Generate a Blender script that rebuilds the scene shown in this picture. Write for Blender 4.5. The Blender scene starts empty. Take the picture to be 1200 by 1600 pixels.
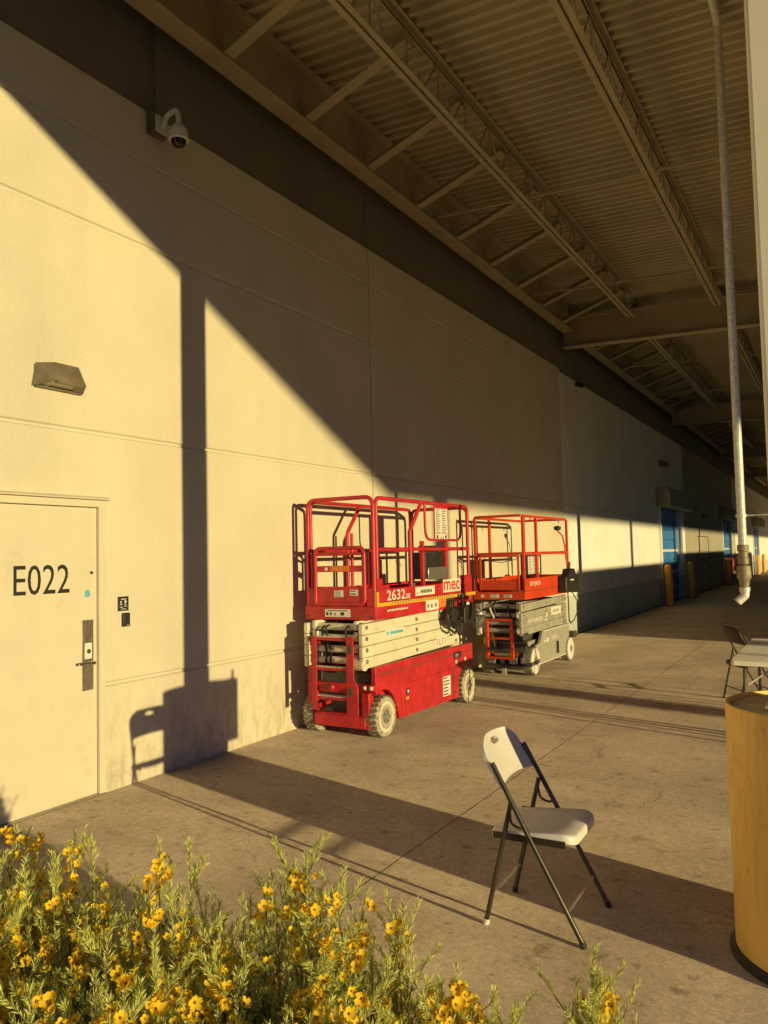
import bpy, math, random
import numpy as np
from mathutils import Vector, Matrix

random.seed(7); rng = np.random.default_rng(7)
R = math.radians
scene = bpy.context.scene
COL = scene.collection

# ------------------------------------------------------------------ camera
cam_data = bpy.data.cameras.new("camera"); cam = bpy.data.objects.new("camera", cam_data)
COL.objects.link(cam); scene.camera = cam
yaw, pitch, roll = R(-30.14), R(3.19), R(-1.325)
fwd = Vector((math.sin(yaw)*math.cos(pitch), math.cos(yaw)*math.cos(pitch), math.sin(pitch)))
rgt = Vector((math.cos(yaw), -math.sin(yaw), 0)); upv = rgt.cross(fwd)
r_ = rgt*math.cos(roll) + upv*math.sin(roll); u_ = -rgt*math.sin(roll) + upv*math.cos(roll)
mw = Matrix((( r_.x, u_.x, -fwd.x, 4.795), (r_.y, u_.y, -fwd.y, 0.0), (r_.z, u_.z, -fwd.z, 1.70), (0,0,0,1)))
cam.matrix_world = mw
cam_data.sensor_fit = 'VERTICAL'; cam_data.sensor_height = 32.0; cam_data.lens = 1230/1600*32.0
cam_data.clip_start = 0.05; cam_data.clip_end = 2000
scene.render.resolution_x = 768; scene.render.resolution_y = 1024

# ------------------------------------------------------------------ sky and sun
SUN_EL, SUN_AZ = 4.8, 14.8          # elevation; angle of the light to the wall's normal
world = bpy.data.worlds.new("World"); scene.world = world; world.use_nodes = True
nt = world.node_tree; bg = nt.nodes['Background']
sky = nt.nodes.new('ShaderNodeTexSky'); sky.sky_type = 'NISHITA'; sky.sun_disc = False
sky.sun_elevation = R(SUN_EL); sky.sun_rotation = R(90+SUN_AZ)
sky.air_density = 1.0; sky.dust_density = 0.0; sky.ozone_density = 8.0
nt.links.new(sky.outputs[0], bg.inputs[0]); bg.inputs[1].default_value = 0.15
sun_data = bpy.data.lights.new("sun", 'SUN'); sun = bpy.data.objects.new("sun", sun_data); COL.objects.link(sun)
sun_data.energy = 4.4; sun_data.angle = R(0.5); sun_data.color = (1.0, 0.79, 0.36)
trav = Vector((-math.cos(R(SUN_AZ))*math.cos(R(SUN_EL)), math.sin(R(SUN_AZ))*math.cos(R(SUN_EL)), -math.sin(R(SUN_EL))))
sun.rotation_euler = trav.to_track_quat('-Z', 'Y').to_euler(); sun.location = (30, -10, 20)
scene.view_settings.view_transform = 'Standard'; scene.view_settings.look = 'None'
scene.view_settings.gamma = 1.0; scene.view_settings.exposure = 0.04

# ------------------------------------------------------------------ helpers
def P(o, label=None, cat=None, group=None, kind=None):
    if label: o['label'] = label
    if cat: o['category'] = cat
    if group: o['group'] = group
    if kind: o['kind'] = kind
    return o

def thing(name, loc, label, cat, group=None, rz=0.0):
    o = bpy.data.objects.new(name, None); COL.objects.link(o)
    o.location = loc; o.rotation_euler = (0, 0, rz); o.empty_display_size = 0.1
    return P(o, label, cat, group)

def root_loc(o):
    v = Vector((0, 0, 0))
    while o is not None:
        v = v + o.location; o = o.parent
    return v

class MB:
    def __init__(s): s.v = []; s.f = []
    def add(s, vs, fs):
        b = len(s.v); s.v += [tuple(p) for p in vs]; s.f += [tuple(b+i for i in q) for q in fs]; return s
    def box(s, x0, y0, z0, x1, y1, z1):
        return s.add([(x0,y0,z0),(x1,y0,z0),(x1,y1,z0),(x0,y1,z0),(x0,y0,z1),(x1,y0,z1),(x1,y1,z1),(x0,y1,z1)],
                     [(0,3,2,1),(4,5,6,7),(0,1,5,4),(1,2,6,5),(2,3,7,6),(3,0,4,7)])
    def bar(s, a, b, w, h, up=(0,0,1)):
        a = Vector(a); b = Vector(b); d = (b-a).normalized(); u = Vector(up)
        if abs(d.dot(u)) > 0.99: u = Vector((1,0,0))
        sd = d.cross(u).normalized(); u = sd.cross(d).normalized()
        vs = []
        for p in (a, b):
            for i, j in ((-1,-1),(1,-1),(1,1),(-1,1)): vs.append(p + sd*(i*w/2) + u*(j*h/2))
        return s.add(vs, [(3,2,1,0),(4,5,6,7),(0,1,5,4),(1,2,6,5),(2,3,7,6),(3,0,4,7)])
    def tube(s, pts, r, n=10, closed=False):
        pts = [Vector(p) for p in pts]; m = len(pts); rs = r if isinstance(r, (list, tuple)) else [r]*m
        ring = []; prev = None
        for i, p in enumerate(pts):
            if closed: t = (pts[(i+1) % m]-pts[i-1])
            else: t = pts[min(i+1, m-1)] - pts[max(i-1, 0)]
            t.normalize()
            if prev is None:
                u = Vector((0,0,1)) if abs(t.z) < 0.9 else Vector((1,0,0))
                u = (u - t*u.dot(t)).normalized()
            else:
                u = prev - t*prev.dot(t); u.normalize()
            prev = u; w = t.cross(u)
            ring.append([p + (u*math.cos(2*math.pi*k/n) + w*math.sin(2*math.pi*k/n))*rs[i] for k in range(n)])
        vs = [q for rr in ring for q in rr]; fs = []
        for i in range(m if closed else m-1):
            a = i*n; b = ((i+1) % m)*n
            for k in range(n): fs.append((a+k, a+(k+1) % n, b+(k+1) % n, b+k))
        if not closed:
            fs.append(tuple(range(n-1, -1, -1))); fs.append(tuple((m-1)*n+k for k in range(n)))
        return s.add(vs, fs)
    def cyl(s, a, b, r, n=16): return s.tube([a, b], r, n)
    def lathe(s, c, axis, prof, n=24):
        # prof: (radius, offset along axis); axis 'x','y','z'
        c = Vector(c); A = {'x': (Vector((1,0,0)), Vector((0,1,0)), Vector((0,0,1))), 'y': (Vector((0,1,0)), Vector((0,0,1)), Vector((1,0,0))),
                            'z': (Vector((0,0,1)), Vector((1,0,0)), Vector((0,1,0)))}[axis]
        vs = []; fs = []; m = len(prof)
        for rr, o in prof:
            for k in range(n):
                a = 2*math.pi*k/n; vs.append(c + A[0]*o + (A[1]*math.cos(a) + A[2]*math.sin(a))*rr)
        for i in range(m-1):
            for k in range(n): fs.append((i*n+k, i*n+(k+1) % n, (i+1)*n+(k+1) % n, (i+1)*n+k))
        if prof[0][0] > 1e-6: fs.append(tuple(range(n-1, -1, -1)))
        if prof[-1][0] > 1e-6: fs.append(tuple((m-1)*n+k for k in range(n)))
        return s.add(vs, fs)
    def prism_x(s, poly, x0, x1):          # poly of (y, z)
        n = len(poly)
        vs = [(x0, y, z) for y, z in poly] + [(x1, y, z) for y, z in poly]
        fs = [tuple(range(n)), tuple(range(2*n-1, n-1, -1))] + [(i, n+i, n+(i+1) % n, (i+1) % n) for i in range(n)]
        return s.add(vs, fs)
    def prism_y(s, poly, y0, y1):          # poly of (x, z)
        n = len(poly)
        vs = [(x, y0, z) for x, z in poly] + [(x, y1, z) for x, z in poly]
        fs = [tuple(range(n-1, -1, -1)), tuple(range(n, 2*n))] + [(i, (i+1) % n, n+(i+1) % n, n+i) for i in range(n)]
        return s.add(vs, fs)
    def prism_z(s, poly, z0, z1):          # poly of (x, y)
        n = len(poly)
        vs = [(x, y, z0) for x, y in poly] + [(x, y, z1) for x, y in poly]
        fs = [tuple(range(n-1, -1, -1)), tuple(range(n, 2*n))] + [(i, (i+1) % n, n+(i+1) % n, n+i) for i in range(n)]
        return s.add(vs, fs)
    def build(s, name, mat, parent=None, bevel=0.0, smooth=True, ang=38, kind=None, label=None):
        off = root_loc(parent) if parent else Vector((0, 0, 0))
        me = bpy.data.meshes.new(name)
        me.from_pydata([(p[0]-off.x, p[1]-off.y, p[2]-off.z) for p in s.v], [], s.f); me.update()
        fixnormals(me)
        me.materials.append(mat)
        if smooth: me.shade_smooth(); me.set_sharp_from_angle(angle=R(ang))
        o = bpy.data.objects.new(name, me); COL.objects.link(o)
        if parent: o.parent = parent
        if bevel:
            b = o.modifiers.new('bevel', 'BEVEL'); b.width = bevel; b.segments = 2; b.limit_method = 'ANGLE'; b.angle_limit = R(40)
        if kind: o['kind'] = kind
        if label: o['label'] = label
        return o

import bmesh
def fixnormals(me):
    bm = bmesh.new(); bm.from_mesh(me); bmesh.ops.recalc_face_normals(bm, faces=bm.faces); bm.to_mesh(me); bm.free()

def fillet(pts, r, n=5):
    pts = [Vector(p) for p in pts]; out = [pts[0]]
    for i in range(1, len(pts)-1):
        a, b, c = pts[i-1], pts[i], pts[i+1]
        d1 = (a-b).normalized(); d2 = (c-b).normalized()
        th = d1.angle(d2); t = min(r/math.tan(th/2), (a-b).length*0.49, (c-b).length*0.49)
        p1 = b+d1*t; p2 = b+d2*t
        for k in range(n+1):
            u = k/n; out.append(p1*(1-u)**2 + b*2*u*(1-u) + p2*u*u)
    out.append(pts[-1]); return out

def dup(o, parent=None):
    c = o.copy(); COL.objects.link(c); c.parent = parent
    for ch in list(o.children): dup(ch, c)
    return c

def text(name, body, mat, parent, axis, plane, u0, z0, w, h, shear=0.0, bold=0.0):
    """Flat lettering: axis 'x' faces +X and runs along +Y; axis '-y' faces -Y and runs along +X."""
    cu = bpy.data.curves.new('t', 'FONT'); cu.body = body; cu.resolution_u = 3; cu.offset = bold; cu.shear = shear
    ob = bpy.data.objects.new('t', cu); COL.objects.link(ob)
    dg = bpy.context.evaluated_depsgraph_get(); me = bpy.data.meshes.new_from_object(ob.evaluated_get(dg))
    bpy.data.objects.remove(ob); bpy.data.curves.remove(cu)
    co = np.array([v.co[:] for v in me.vertices]); lo = co.min(0); hi = co.max(0)
    off = root_loc(parent)
    for v in me.vertices:
        a = u0 + (v.co.x-lo[0])/(hi[0]-lo[0])*w; b = z0 + (v.co.y-lo[1])/(hi[1]-lo[1])*h
        p = Vector((plane, a, b)) if axis == 'x' else Vector((a, plane, b))
        v.co = p - off
    me.name = name; me.materials.clear(); me.materials.append(mat)
    o = bpy.data.objects.new(name, me); COL.objects.link(o); o.parent = parent
    return o

# ------------------------------------------------------------------ materials
MATS = {}
def mat(name, col, rough=0.6, metal=0.0, var=0.12, scale=6.0, bump=0.0, bscale=60.0, dirt=0.0, dirtcol=(0.10,0.08,0.06), dscale=3.0, spec=0.5, dthr=0.55):
    m = bpy.data.materials.new(name); m.use_nodes = True; MATS[name] = m
    n = m.node_tree.nodes; l = m.node_tree.links; b = n['Principled BSDF']
    tc = n.new('ShaderNodeTexCoord')
    b.inputs['Roughness'].default_value = rough; b.inputs['Metallic'].default_value = metal
    b.inputs['Specular IOR Level'].default_value = spec
    no = n.new('ShaderNodeTexNoise'); no.inputs['Scale'].default_value = scale; no.inputs['Detail'].default_value = 6
    l.new(tc.outputs['Object'], no.inputs['Vector'])
    rp = n.new('ShaderNodeValToRGB'); rp.color_ramp.elements[0].position = 0.3; rp.color_ramp.elements[1].position = 0.7
    rp.color_ramp.elements[0].color = (*[c*(1-var) for c in col], 1); rp.color_ramp.elements[1].color = (*[min(1, c*(1+var)) for c in col], 1)
    l.new(no.outputs['Fac'], rp.inputs['Fac']); out = rp.outputs['Color']
    if dirt > 0:
        d = n.new('ShaderNodeTexNoise'); d.inputs['Scale'].default_value = dscale; d.inputs['Detail'].default_value = 9; d.inputs['Roughness'].default_value = 0.7
        l.new(tc.outputs['Object'], d.inputs['Vector'])
        dr = n.new('ShaderNodeValToRGB'); dr.color_ramp.elements[0].position = dthr; dr.color_ramp.elements[1].position = dthr+0.2
        dr.color_ramp.elements[0].color = (0,0,0,1); dr.color_ramp.elements[1].color = (dirt,dirt,dirt,1)
        l.new(d.outputs['Fac'], dr.inputs['Fac'])
        mx = n.new('ShaderNodeMix'); mx.data_type = 'RGBA'; l.new(dr.outputs['Color'], mx.inputs[0]); l.new(out, mx.inputs[6])
        mx.inputs[7].default_value = (*dirtcol, 1); out = mx.outputs[2]
    l.new(out, b.inputs['Base Color'])
    if bump > 0:
        bn = n.new('ShaderNodeTexNoise'); bn.inputs['Scale'].default_value = bscale; bn.inputs['Detail'].default_value = 4
        l.new(tc.outputs['Object'], bn.inputs['Vector'])
        bp = n.new('ShaderNodeBump'); bp.inputs['Strength'].default_value = bump; bp.inputs['Distance'].default_value = 0.01
        l.new(bn.outputs['Fac'], bp.inputs['Height']); l.new(bp.outputs['Normal'], b.inputs['Normal'])
    return m

def wall_mat(name, col, grime=True):
    m = mat(name, col, rough=0.85, var=0.06, scale=1.1, bump=0.25, bscale=140, spec=0.25)
    n = m.node_tree.nodes; l = m.node_tree.links; b = n['Principled BSDF']
    src = b.inputs['Base Color'].links[0].from_socket
    tc = n['Texture Coordinate']
    # fine paint mottling
    fn = n.new('ShaderNodeTexNoise'); fn.inputs['Scale'].default_value = 45; fn.inputs['Detail'].default_value = 3
    l.new(tc.outputs['Object'], fn.inputs['Vector'])
    # vertical run-off streaks
    mp = n.new('ShaderNodeMapping'); mp.inputs['Scale'].default_value = (1, 1.1, 0.10); l.new(tc.outputs['Object'], mp.inputs['Vector'])
    st = n.new('ShaderNodeTexNoise'); st.inputs['Scale'].default_value = 3.0; st.inputs['Detail'].default_value = 5; l.new(mp.outputs[0], st.inputs['Vector'])
    def darken(sock, fac_sock, colr):
        mx = n.new('ShaderNodeMix'); mx.data_type = 'RGBA'; mx.blend_type = 'MULTIPLY'
        l.new(fac_sock, mx.inputs[0]); l.new(sock, mx.inputs[6]); mx.inputs[7].default_value = (*colr, 1); return mx.outputs[2]
    def ramp(sock, a, b2, v0, v1):
        rp = n.new('ShaderNodeMapRange'); rp.inputs[1].default_value = a; rp.inputs[2].default_value = b2; rp.inputs[3].default_value = v0; rp.inputs[4].default_value = v1
        l.new(sock, rp.inputs[0]); return rp.outputs[0]
    out = darken(src, ramp(fn.outputs['Fac'], 0.35, 0.65, 0, 0.5), (0.90, 0.89, 0.86))
    out = darken(out, ramp(st.outputs['Fac'], 0.50, 0.78, 0, 0.45), (0.88, 0.86, 0.81))
    if grime:
        sx = n.new('ShaderNodeSeparateXYZ'); l.new(tc.outputs['Object'], sx.inputs[0])
        zf = ramp(sx.outputs['Z'], 0.15, 0.85, 1, 0)
        g = n.new('ShaderNodeTexNoise'); g.inputs['Scale'].default_value = 7.5; g.inputs['Detail'].default_value = 9; g.inputs['Roughness'].default_value = 0.68
        gmp = n.new('ShaderNodeMapping'); gmp.inputs['Scale'].default_value = (1, 1.3, 0.55); l.new(tc.outputs['Object'], gmp.inputs['Vector']); l.new(gmp.outputs[0], g.inputs['Vector'])
        gm = ramp(g.outputs['Fac'], 0.44, 0.68, 0, 1)
        mm = n.new('ShaderNodeMath'); mm.operation = 'MULTIPLY'; l.new(zf, mm.inputs[0]); l.new(gm, mm.inputs[1])
        out = darken(out, mm.outputs[0], (0.66, 0.64, 0.61))
    l.new(out, b.inputs['Base Color'])
    return m

def concrete_mat(name, col):
    m = bpy.data.materials.new(name); m.use_nodes = True
    n = m.node_tree.nodes; l = m.node_tree.links; b = n['Principled BSDF']; tc = n.new('ShaderNodeTexCoord')
    geo = n.new('ShaderNodeNewGeometry')
    b.inputs['Specular IOR Level'].default_value = 0.4
    def noise(s, d, r, vec=None):
        q = n.new('ShaderNodeTexNoise'); q.inputs['Scale'].default_value = s; q.inputs['Detail'].default_value = d; q.inputs['Roughness'].default_value = r
        l.new(vec or geo.outputs['Position'], q.inputs['Vector']); return q.outputs['Fac']
    def rng_(sock, a, b2, v0, v1):
        rp = n.new('ShaderNodeMapRange'); rp.inputs[1].default_value = a; rp.inputs[2].default_value = b2; rp.inputs[3].default_value = v0; rp.inputs[4].default_value = v1
        l.new(sock, rp.inputs[0]); return rp.outputs[0]
    rp = n.new('ShaderNodeValToRGB'); rp.color_ramp.elements[0].position = 0.32; rp.color_ramp.elements[1].position = 0.7
    rp.color_ramp.elements[0].color = (*[c*0.74 for c in col], 1); rp.color_ramp.elements[1].color = (*[c*1.14 for c in col], 1)
    l.new(noise(1.1, 9, 0.62), rp.inputs['Fac']); out = rp.outputs['Color']
    def mul(out, fac, colr):
        mx = n.new('ShaderNodeMix'); mx.data_type = 'RGBA'; mx.blend_type = 'MULTIPLY'
        l.new(fac, mx.inputs[0]); l.new(out, mx.inputs[6]); mx.inputs[7].default_value = (*colr, 1); return mx.outputs[2]
    # broom/tyre marks stretched across the walk
    mp = n.new('ShaderNodeMapping'); mp.inputs['Scale'].default_value = (0.9, 1.7, 1); mp.inputs['Rotation'].default_value = (0, 0, 0.3); l.new(geo.outputs['Position'], mp.inputs['Vector'])
    out = mul(out, rng_(noise(2.6, 6, 0.6, mp.outputs[0]), 0.48, 0.75, 0, 0.6), (0.74, 0.72, 0.69))
    out = mul(out, rng_(noise(9.0, 8, 0.72), 0.56, 0.66, 0, 0.9), (0.52, 0.49, 0.45))   # small dark spots
    out = mul(out, rng_(noise(2.0, 10, 0.75), 0.60, 0.68, 0, 0.9), (0.45, 0.41, 0.37))  # oil blotches
    out = mul(out, rng_(noise(22.0, 7, 0.72), 0.42, 0.62, 0.75, 0), (0.72, 0.70, 0.67))   # hand-sized mottling
    out = mul(out, rng_(noise(75.0, 5, 0.7), 0.40, 0.60, 0.8, 0), (0.70, 0.68, 0.65))      # sandy grain
    lv = n.new('ShaderNodeTexVoronoi'); lv.feature = 'DISTANCE_TO_EDGE'; lv.inputs['Scale'].default_value = 0.42; lv.inputs['Randomness'].default_value = 1.0
    wob = n.new('ShaderNodeTexNoise'); wob.inputs['Scale'].default_value = 2.5; wob.inputs['Detail'].default_value = 6; l.new(geo.outputs['Position'], wob.inputs['Vector'])
    wa = n.new('ShaderNodeVectorMath'); wa.operation = 'MULTIPLY_ADD'; l.new(wob.outputs['Color'], wa.inputs[0]); wa.inputs[1].default_value = (0.5, 0.5, 0.0); l.new(geo.outputs['Position'], wa.inputs[2])
    l.new(wa.outputs[0], lv.inputs['Vector'])
    ck = n.new('ShaderNodeMath'); ck.operation = 'MULTIPLY'; l.new(rng_(lv.outputs['Distance'], 0.0, 0.0035, 1, 0), ck.inputs[0]); l.new(rng_(noise(0.8, 3, 0.5), 0.50, 0.60, 0, 0.8), ck.inputs[1])
    out = mul(out, ck.outputs[0], (0.45, 0.42, 0.38))                                       # broken hairline cracks
    sp = n.new('ShaderNodeTexVoronoi'); sp.inputs['Scale'].default_value = 70; l.new(geo.outputs['Position'], sp.inputs['Vector'])
    out = mul(out, rng_(sp.outputs['Distance'], 0.0, 0.22, 0.5, 0), (0.75, 0.73, 0.70))
    l.new(out, b.inputs['Base Color'])
    l.new(rng_(noise(4, 5, 0.6), 0.3, 0.7, 0.62, 0.9), b.inputs['Roughness'])
    bp = n.new('ShaderNodeBump'); bp.inputs['Strength'].default_value = 1.0; bp.inputs['Distance'].default_value = 0.028
    m.cycles.use_bump_map_correction = False
    l.new(noise(170, 6, 0.7), bp.inputs['Height']); l.new(bp.outputs['Normal'], b.inputs['Normal'])
    return m

M_WALL = wall_mat('painted_concrete', (0.66, 0.61, 0.475))
M_WALLG = wall_mat('painted_concrete_grey', (0.82, 0.82, 0.77))
def dado(m, z, colr):
    n = m.node_tree.nodes; l = m.node_tree.links; b = n['Principled BSDF']; src = b.inputs['Base Color'].links[0].from_socket
    sx = n.new('ShaderNodeSeparateXYZ'); l.new(n['Texture Coordinate'].outputs['Object'], sx.inputs[0])
    lt = n.new('ShaderNodeMath'); lt.operation = 'LESS_THAN'; l.new(sx.outputs['Z'], lt.inputs[0]); lt.inputs[1].default_value = z
    mx = n.new('ShaderNodeMix'); mx.data_type = 'RGBA'; mx.blend_type = 'MULTIPLY'; l.new(lt.outputs[0], mx.inputs[0]); l.new(src, mx.inputs[6]); mx.inputs[7].default_value = (*colr, 1)
    l.new(mx.outputs[2], b.inputs['Base Color'])
dado(M_WALLG, 0.79, (0.66, 0.72, 0.74))
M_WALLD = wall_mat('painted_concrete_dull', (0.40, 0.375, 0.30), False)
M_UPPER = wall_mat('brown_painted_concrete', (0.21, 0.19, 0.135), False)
M_CONC = concrete_mat('floor_concrete', (0.76, 0.625, 0.51))
M_BASE = mat('subgrade', (0.05, 0.045, 0.035), rough=0.95)
M_STEEL = mat('tan_painted_steel', (0.40, 0.345, 0.225), rough=0.6, var=0.12, scale=3, dirt=0.4, dirtcol=(0.2,0.16,0.1), dscale=1.5)
M_DECK = mat('deck_sheet', (0.46, 0.40, 0.27), rough=0.55, var=0.12, scale=0.8, dirt=0.5, dirtcol=(0.25,0.2,0.12), dscale=0.7)
M_ROOF = mat('roof_membrane', (0.55, 0.53, 0.48), rough=0.9)
M_DOOR = mat('door_paint', (0.655, 0.60, 0.46), rough=0.5, var=0.03, scale=4, bump=0.06, bscale=90, dirt=0.25, dirtcol=(0.45,0.4,0.3), dscale=2.5, dthr=0.6)
M_BLACKP = mat('black_print', (0.02, 0.018, 0.015), rough=0.6, var=0.2)
M_LOCK = mat('brushed_metal', (0.42, 0.38, 0.31), rough=0.38, metal=0.85, var=0.2, scale=40, dirt=0.5, dirtcol=(0.12,0.1,0.07), dscale=14)
M_CHROME = mat('chrome', (0.6, 0.57, 0.5), rough=0.22, metal=1.0, var=0.05)
M_BLUETAPE = mat('blue_tape', (0.12, 0.42, 0.55), rough=0.7)
M_BLACK = mat('black_plastic', (0.025, 0.023, 0.02), rough=0.5, var=0.3)
M_WHITE = mat('white_plastic', (0.72, 0.70, 0.64), rough=0.45, var=0.04, scale=10)
M_LABEL = mat('white_sticker', (0.74, 0.71, 0.62), rough=0.5, var=0.06, scale=20, dirt=0.4, dirtcol=(0.4,0.35,0.27), dscale=20)
M_BRONZE = mat('bronze_housing', (0.16, 0.13, 0.085), rough=0.5, var=0.2, scale=9, dirt=0.4, dirtcol=(0.3,0.25,0.16), dscale=8)
M_LENS = mat('frosted_lens', (0.55, 0.52, 0.45), rough=0.3, var=0.05)
M_DOME = mat('smoked_dome', (0.012, 0.011, 0.01), rough=0.08, var=0.05)
M_RED = mat('red_paint', (0.50, 0.022, 0.030), rough=0.45, var=0.22, scale=7, dirt=0.75, dirtcol=(0.36,0.15,0.10), dscale=13, dthr=0.57, bump=0.06, bscale=40)
M_RED2 = mat('orange_red_paint', (0.62, 0.055, 0.014), rough=0.45, var=0.14, scale=5, dirt=0.4, dirtcol=(0.3,0.09,0.04), dscale=9)
M_CREAM = mat('cream_paint', (0.70, 0.66, 0.50), rough=0.5, var=0.06, scale=6, dirt=0.5, dirtcol=(0.35,0.3,0.2), dscale=10)
M_GREY = mat('grey_paint', (0.36, 0.35, 0.29), rough=0.5, var=0.12, scale=6, dirt=0.4, dirtcol=(0.1,0.09,0.07), dscale=8)
M_DKGREY = mat('dark_grey_steel', (0.07, 0.065, 0.055), rough=0.6, var=0.25)
M_TYRE = mat('pale_tyre', (0.46, 0.42, 0.32), rough=0.85, var=0.2, scale=14, dirt=0.85, dirtcol=(0.13,0.10,0.065), dscale=26, dthr=0.47)
M_TYRE2 = mat('worn_tyre', (0.22, 0.20, 0.16), rough=0.85, var=0.25, scale=14)
M_MUD = mat('muddy_tread', (0.20, 0.165, 0.11), rough=0.9, var=0.35, scale=30, dirt=0.8, dirtcol=(0.42,0.37,0.27), dscale=30, dthr=0.52)
M_RIM = mat('cream_rim', (0.70, 0.65, 0.50), rough=0.55, var=0.08, scale=8, dirt=0.5, dirtcol=(0.35,0.3,0.2), dscale=16)
M_HUB = mat('grey_hub', (0.20, 0.19, 0.16), rough=0.6, var=0.3, scale=20)
M_YELLOW = mat('yellow_paint', (0.72, 0.40, 0.03), rough=0.5, var=0.12, scale=9, dirt=0.5, dirtcol=(0.4,0.25,0.06), dscale=8)
M_GUARD = mat('yellow_guard_paint', (0.90, 0.57, 0.15), rough=0.42, var=0.10, scale=2.2, bump=0.05, bscale=20, dirt=0.55, dirtcol=(0.5,0.28,0.06), dscale=4.5, dthr=0.56)
def streaks(m, sc, lo, hi, amt, colr):
    n = m.node_tree.nodes; l = m.node_tree.links; b = n['Principled BSDF']; src = b.inputs['Base Color'].links[0].from_socket
    mp = n.new('ShaderNodeMapping'); mp.inputs['Scale'].default_value = sc; l.new(n['Texture Coordinate'].outputs['Object'], mp.inputs['Vector'])
    q = n.new('ShaderNodeTexNoise'); q.inputs['Scale'].default_value = 1.0; q.inputs['Detail'].default_value = 7; q.inputs['Roughness'].default_value = 0.65; l.new(mp.outputs[0], q.inputs['Vector'])
    rp = n.new('ShaderNodeMapRange'); rp.inputs[1].default_value = lo; rp.inputs[2].default_value = hi; rp.inputs[4].default_value = amt; l.new(q.outputs['Fac'], rp.inputs[0])
    mx = n.new('ShaderNodeMix'); mx.data_type = 'RGBA'; mx.blend_type = 'MULTIPLY'; l.new(rp.outputs[0], mx.inputs[0]); l.new(src, mx.inputs[6]); mx.inputs[7].default_value = (*colr, 1)
    l.new(mx.outputs[2], b.inputs['Base Color'])
streaks(M_GUARD, (16, 16, 2.4), 0.50, 0.70, 0.45, (0.70, 0.58, 0.38))
streaks(M_GUARD, (14, 14, 9), 0.62, 0.68, 0.6, (0.55, 0.45, 0.35))
streaks(M_RED, (10, 3, 22), 0.60, 0.70, 0.7, (0.55, 0.50, 0.45))
streaks(M_CREAM, (10, 4, 24), 0.56, 0.70, 0.7, (0.66, 0.60, 0.48))
streaks(M_DOOR, (1, 5, 5), 0.58, 0.75, 0.5, (0.80, 0.77, 0.70))
M_GUARDTOP = mat('dusty_concrete', (0.42, 0.34, 0.2), rough=0.9, var=0.2, scale=12)
M_RUBBER = mat('dark_rubber', (0.035, 0.03, 0.025), rough=0.8, var=0.3)
M_COLUMN = mat('cream_column_paint', (0.84, 0.78, 0.62), rough=0.55, var=0.06, scale=3, dirt=0.3, dirtcol=(0.5,0.43,0.3), dscale=3)
M_GALV = mat('galvanised_pipe', (0.68, 0.68, 0.64), rough=0.45, metal=0.15, var=0.25, scale=35, dirt=0.3, dirtcol=(0.3,0.28,0.24), dscale=20)
M_BRASS = mat('dull_brass', (0.30, 0.25, 0.165), rough=0.6, metal=0.3, var=0.2, scale=20)
M_CHWHITE = mat('chair_plastic', (0.74, 0.71, 0.66), rough=0.42, var=0.04, scale=12, bump=0.05, bscale=200)
M_TUBE = mat('gunmetal_tube', (0.10, 0.09, 0.075), rough=0.34, metal=0.75, var=0.15, scale=18)
M_TABLE = mat('table_plastic', (0.90, 0.87, 0.80), rough=0.55, var=0.06, scale=5, bump=1.0, bscale=260, dirt=0.3, dirtcol=(0.45,0.38,0.28), dscale=4)
M_TABLE.cycles.use_bump_map_correction = False
M_BLUE = mat('blue_door_paint', (0.05, 0.20, 0.52), rough=0.5, var=0.1, scale=2)
M_ORANGE = mat('orange_bollard_paint', (0.86, 0.40, 0.05), rough=0.5, var=0.15, scale=5)
M_SOIL = mat('bed_soil', (0.13, 0.10, 0.07), rough=0.95, var=0.5, scale=30, bump=0.9, bscale=60)
M_STEM = mat('shrub_stem', (0.17, 0.14, 0.07), rough=0.8, var=0.3, scale=30)
M_ASPH = mat('asphalt', (0.10, 0.09, 0.08), rough=0.9, var=0.25, scale=20, bump=0.3, bscale=120)
M_CONTAINER = mat('container_paint', (0.35, 0.30, 0.22), rough=0.6, var=0.1)
M_BOXGREY = mat('box_grey', (0.35, 0.34, 0.31), rough=0.5)
M_SILVER = mat('silver_steel', (0.55, 0.53, 0.47), rough=0.3, metal=0.8, var=0.1)
M_ORSTICK = mat('orange_sticker', (0.75, 0.22, 0.03), rough=0.5, var=0.3, scale=30)

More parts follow.
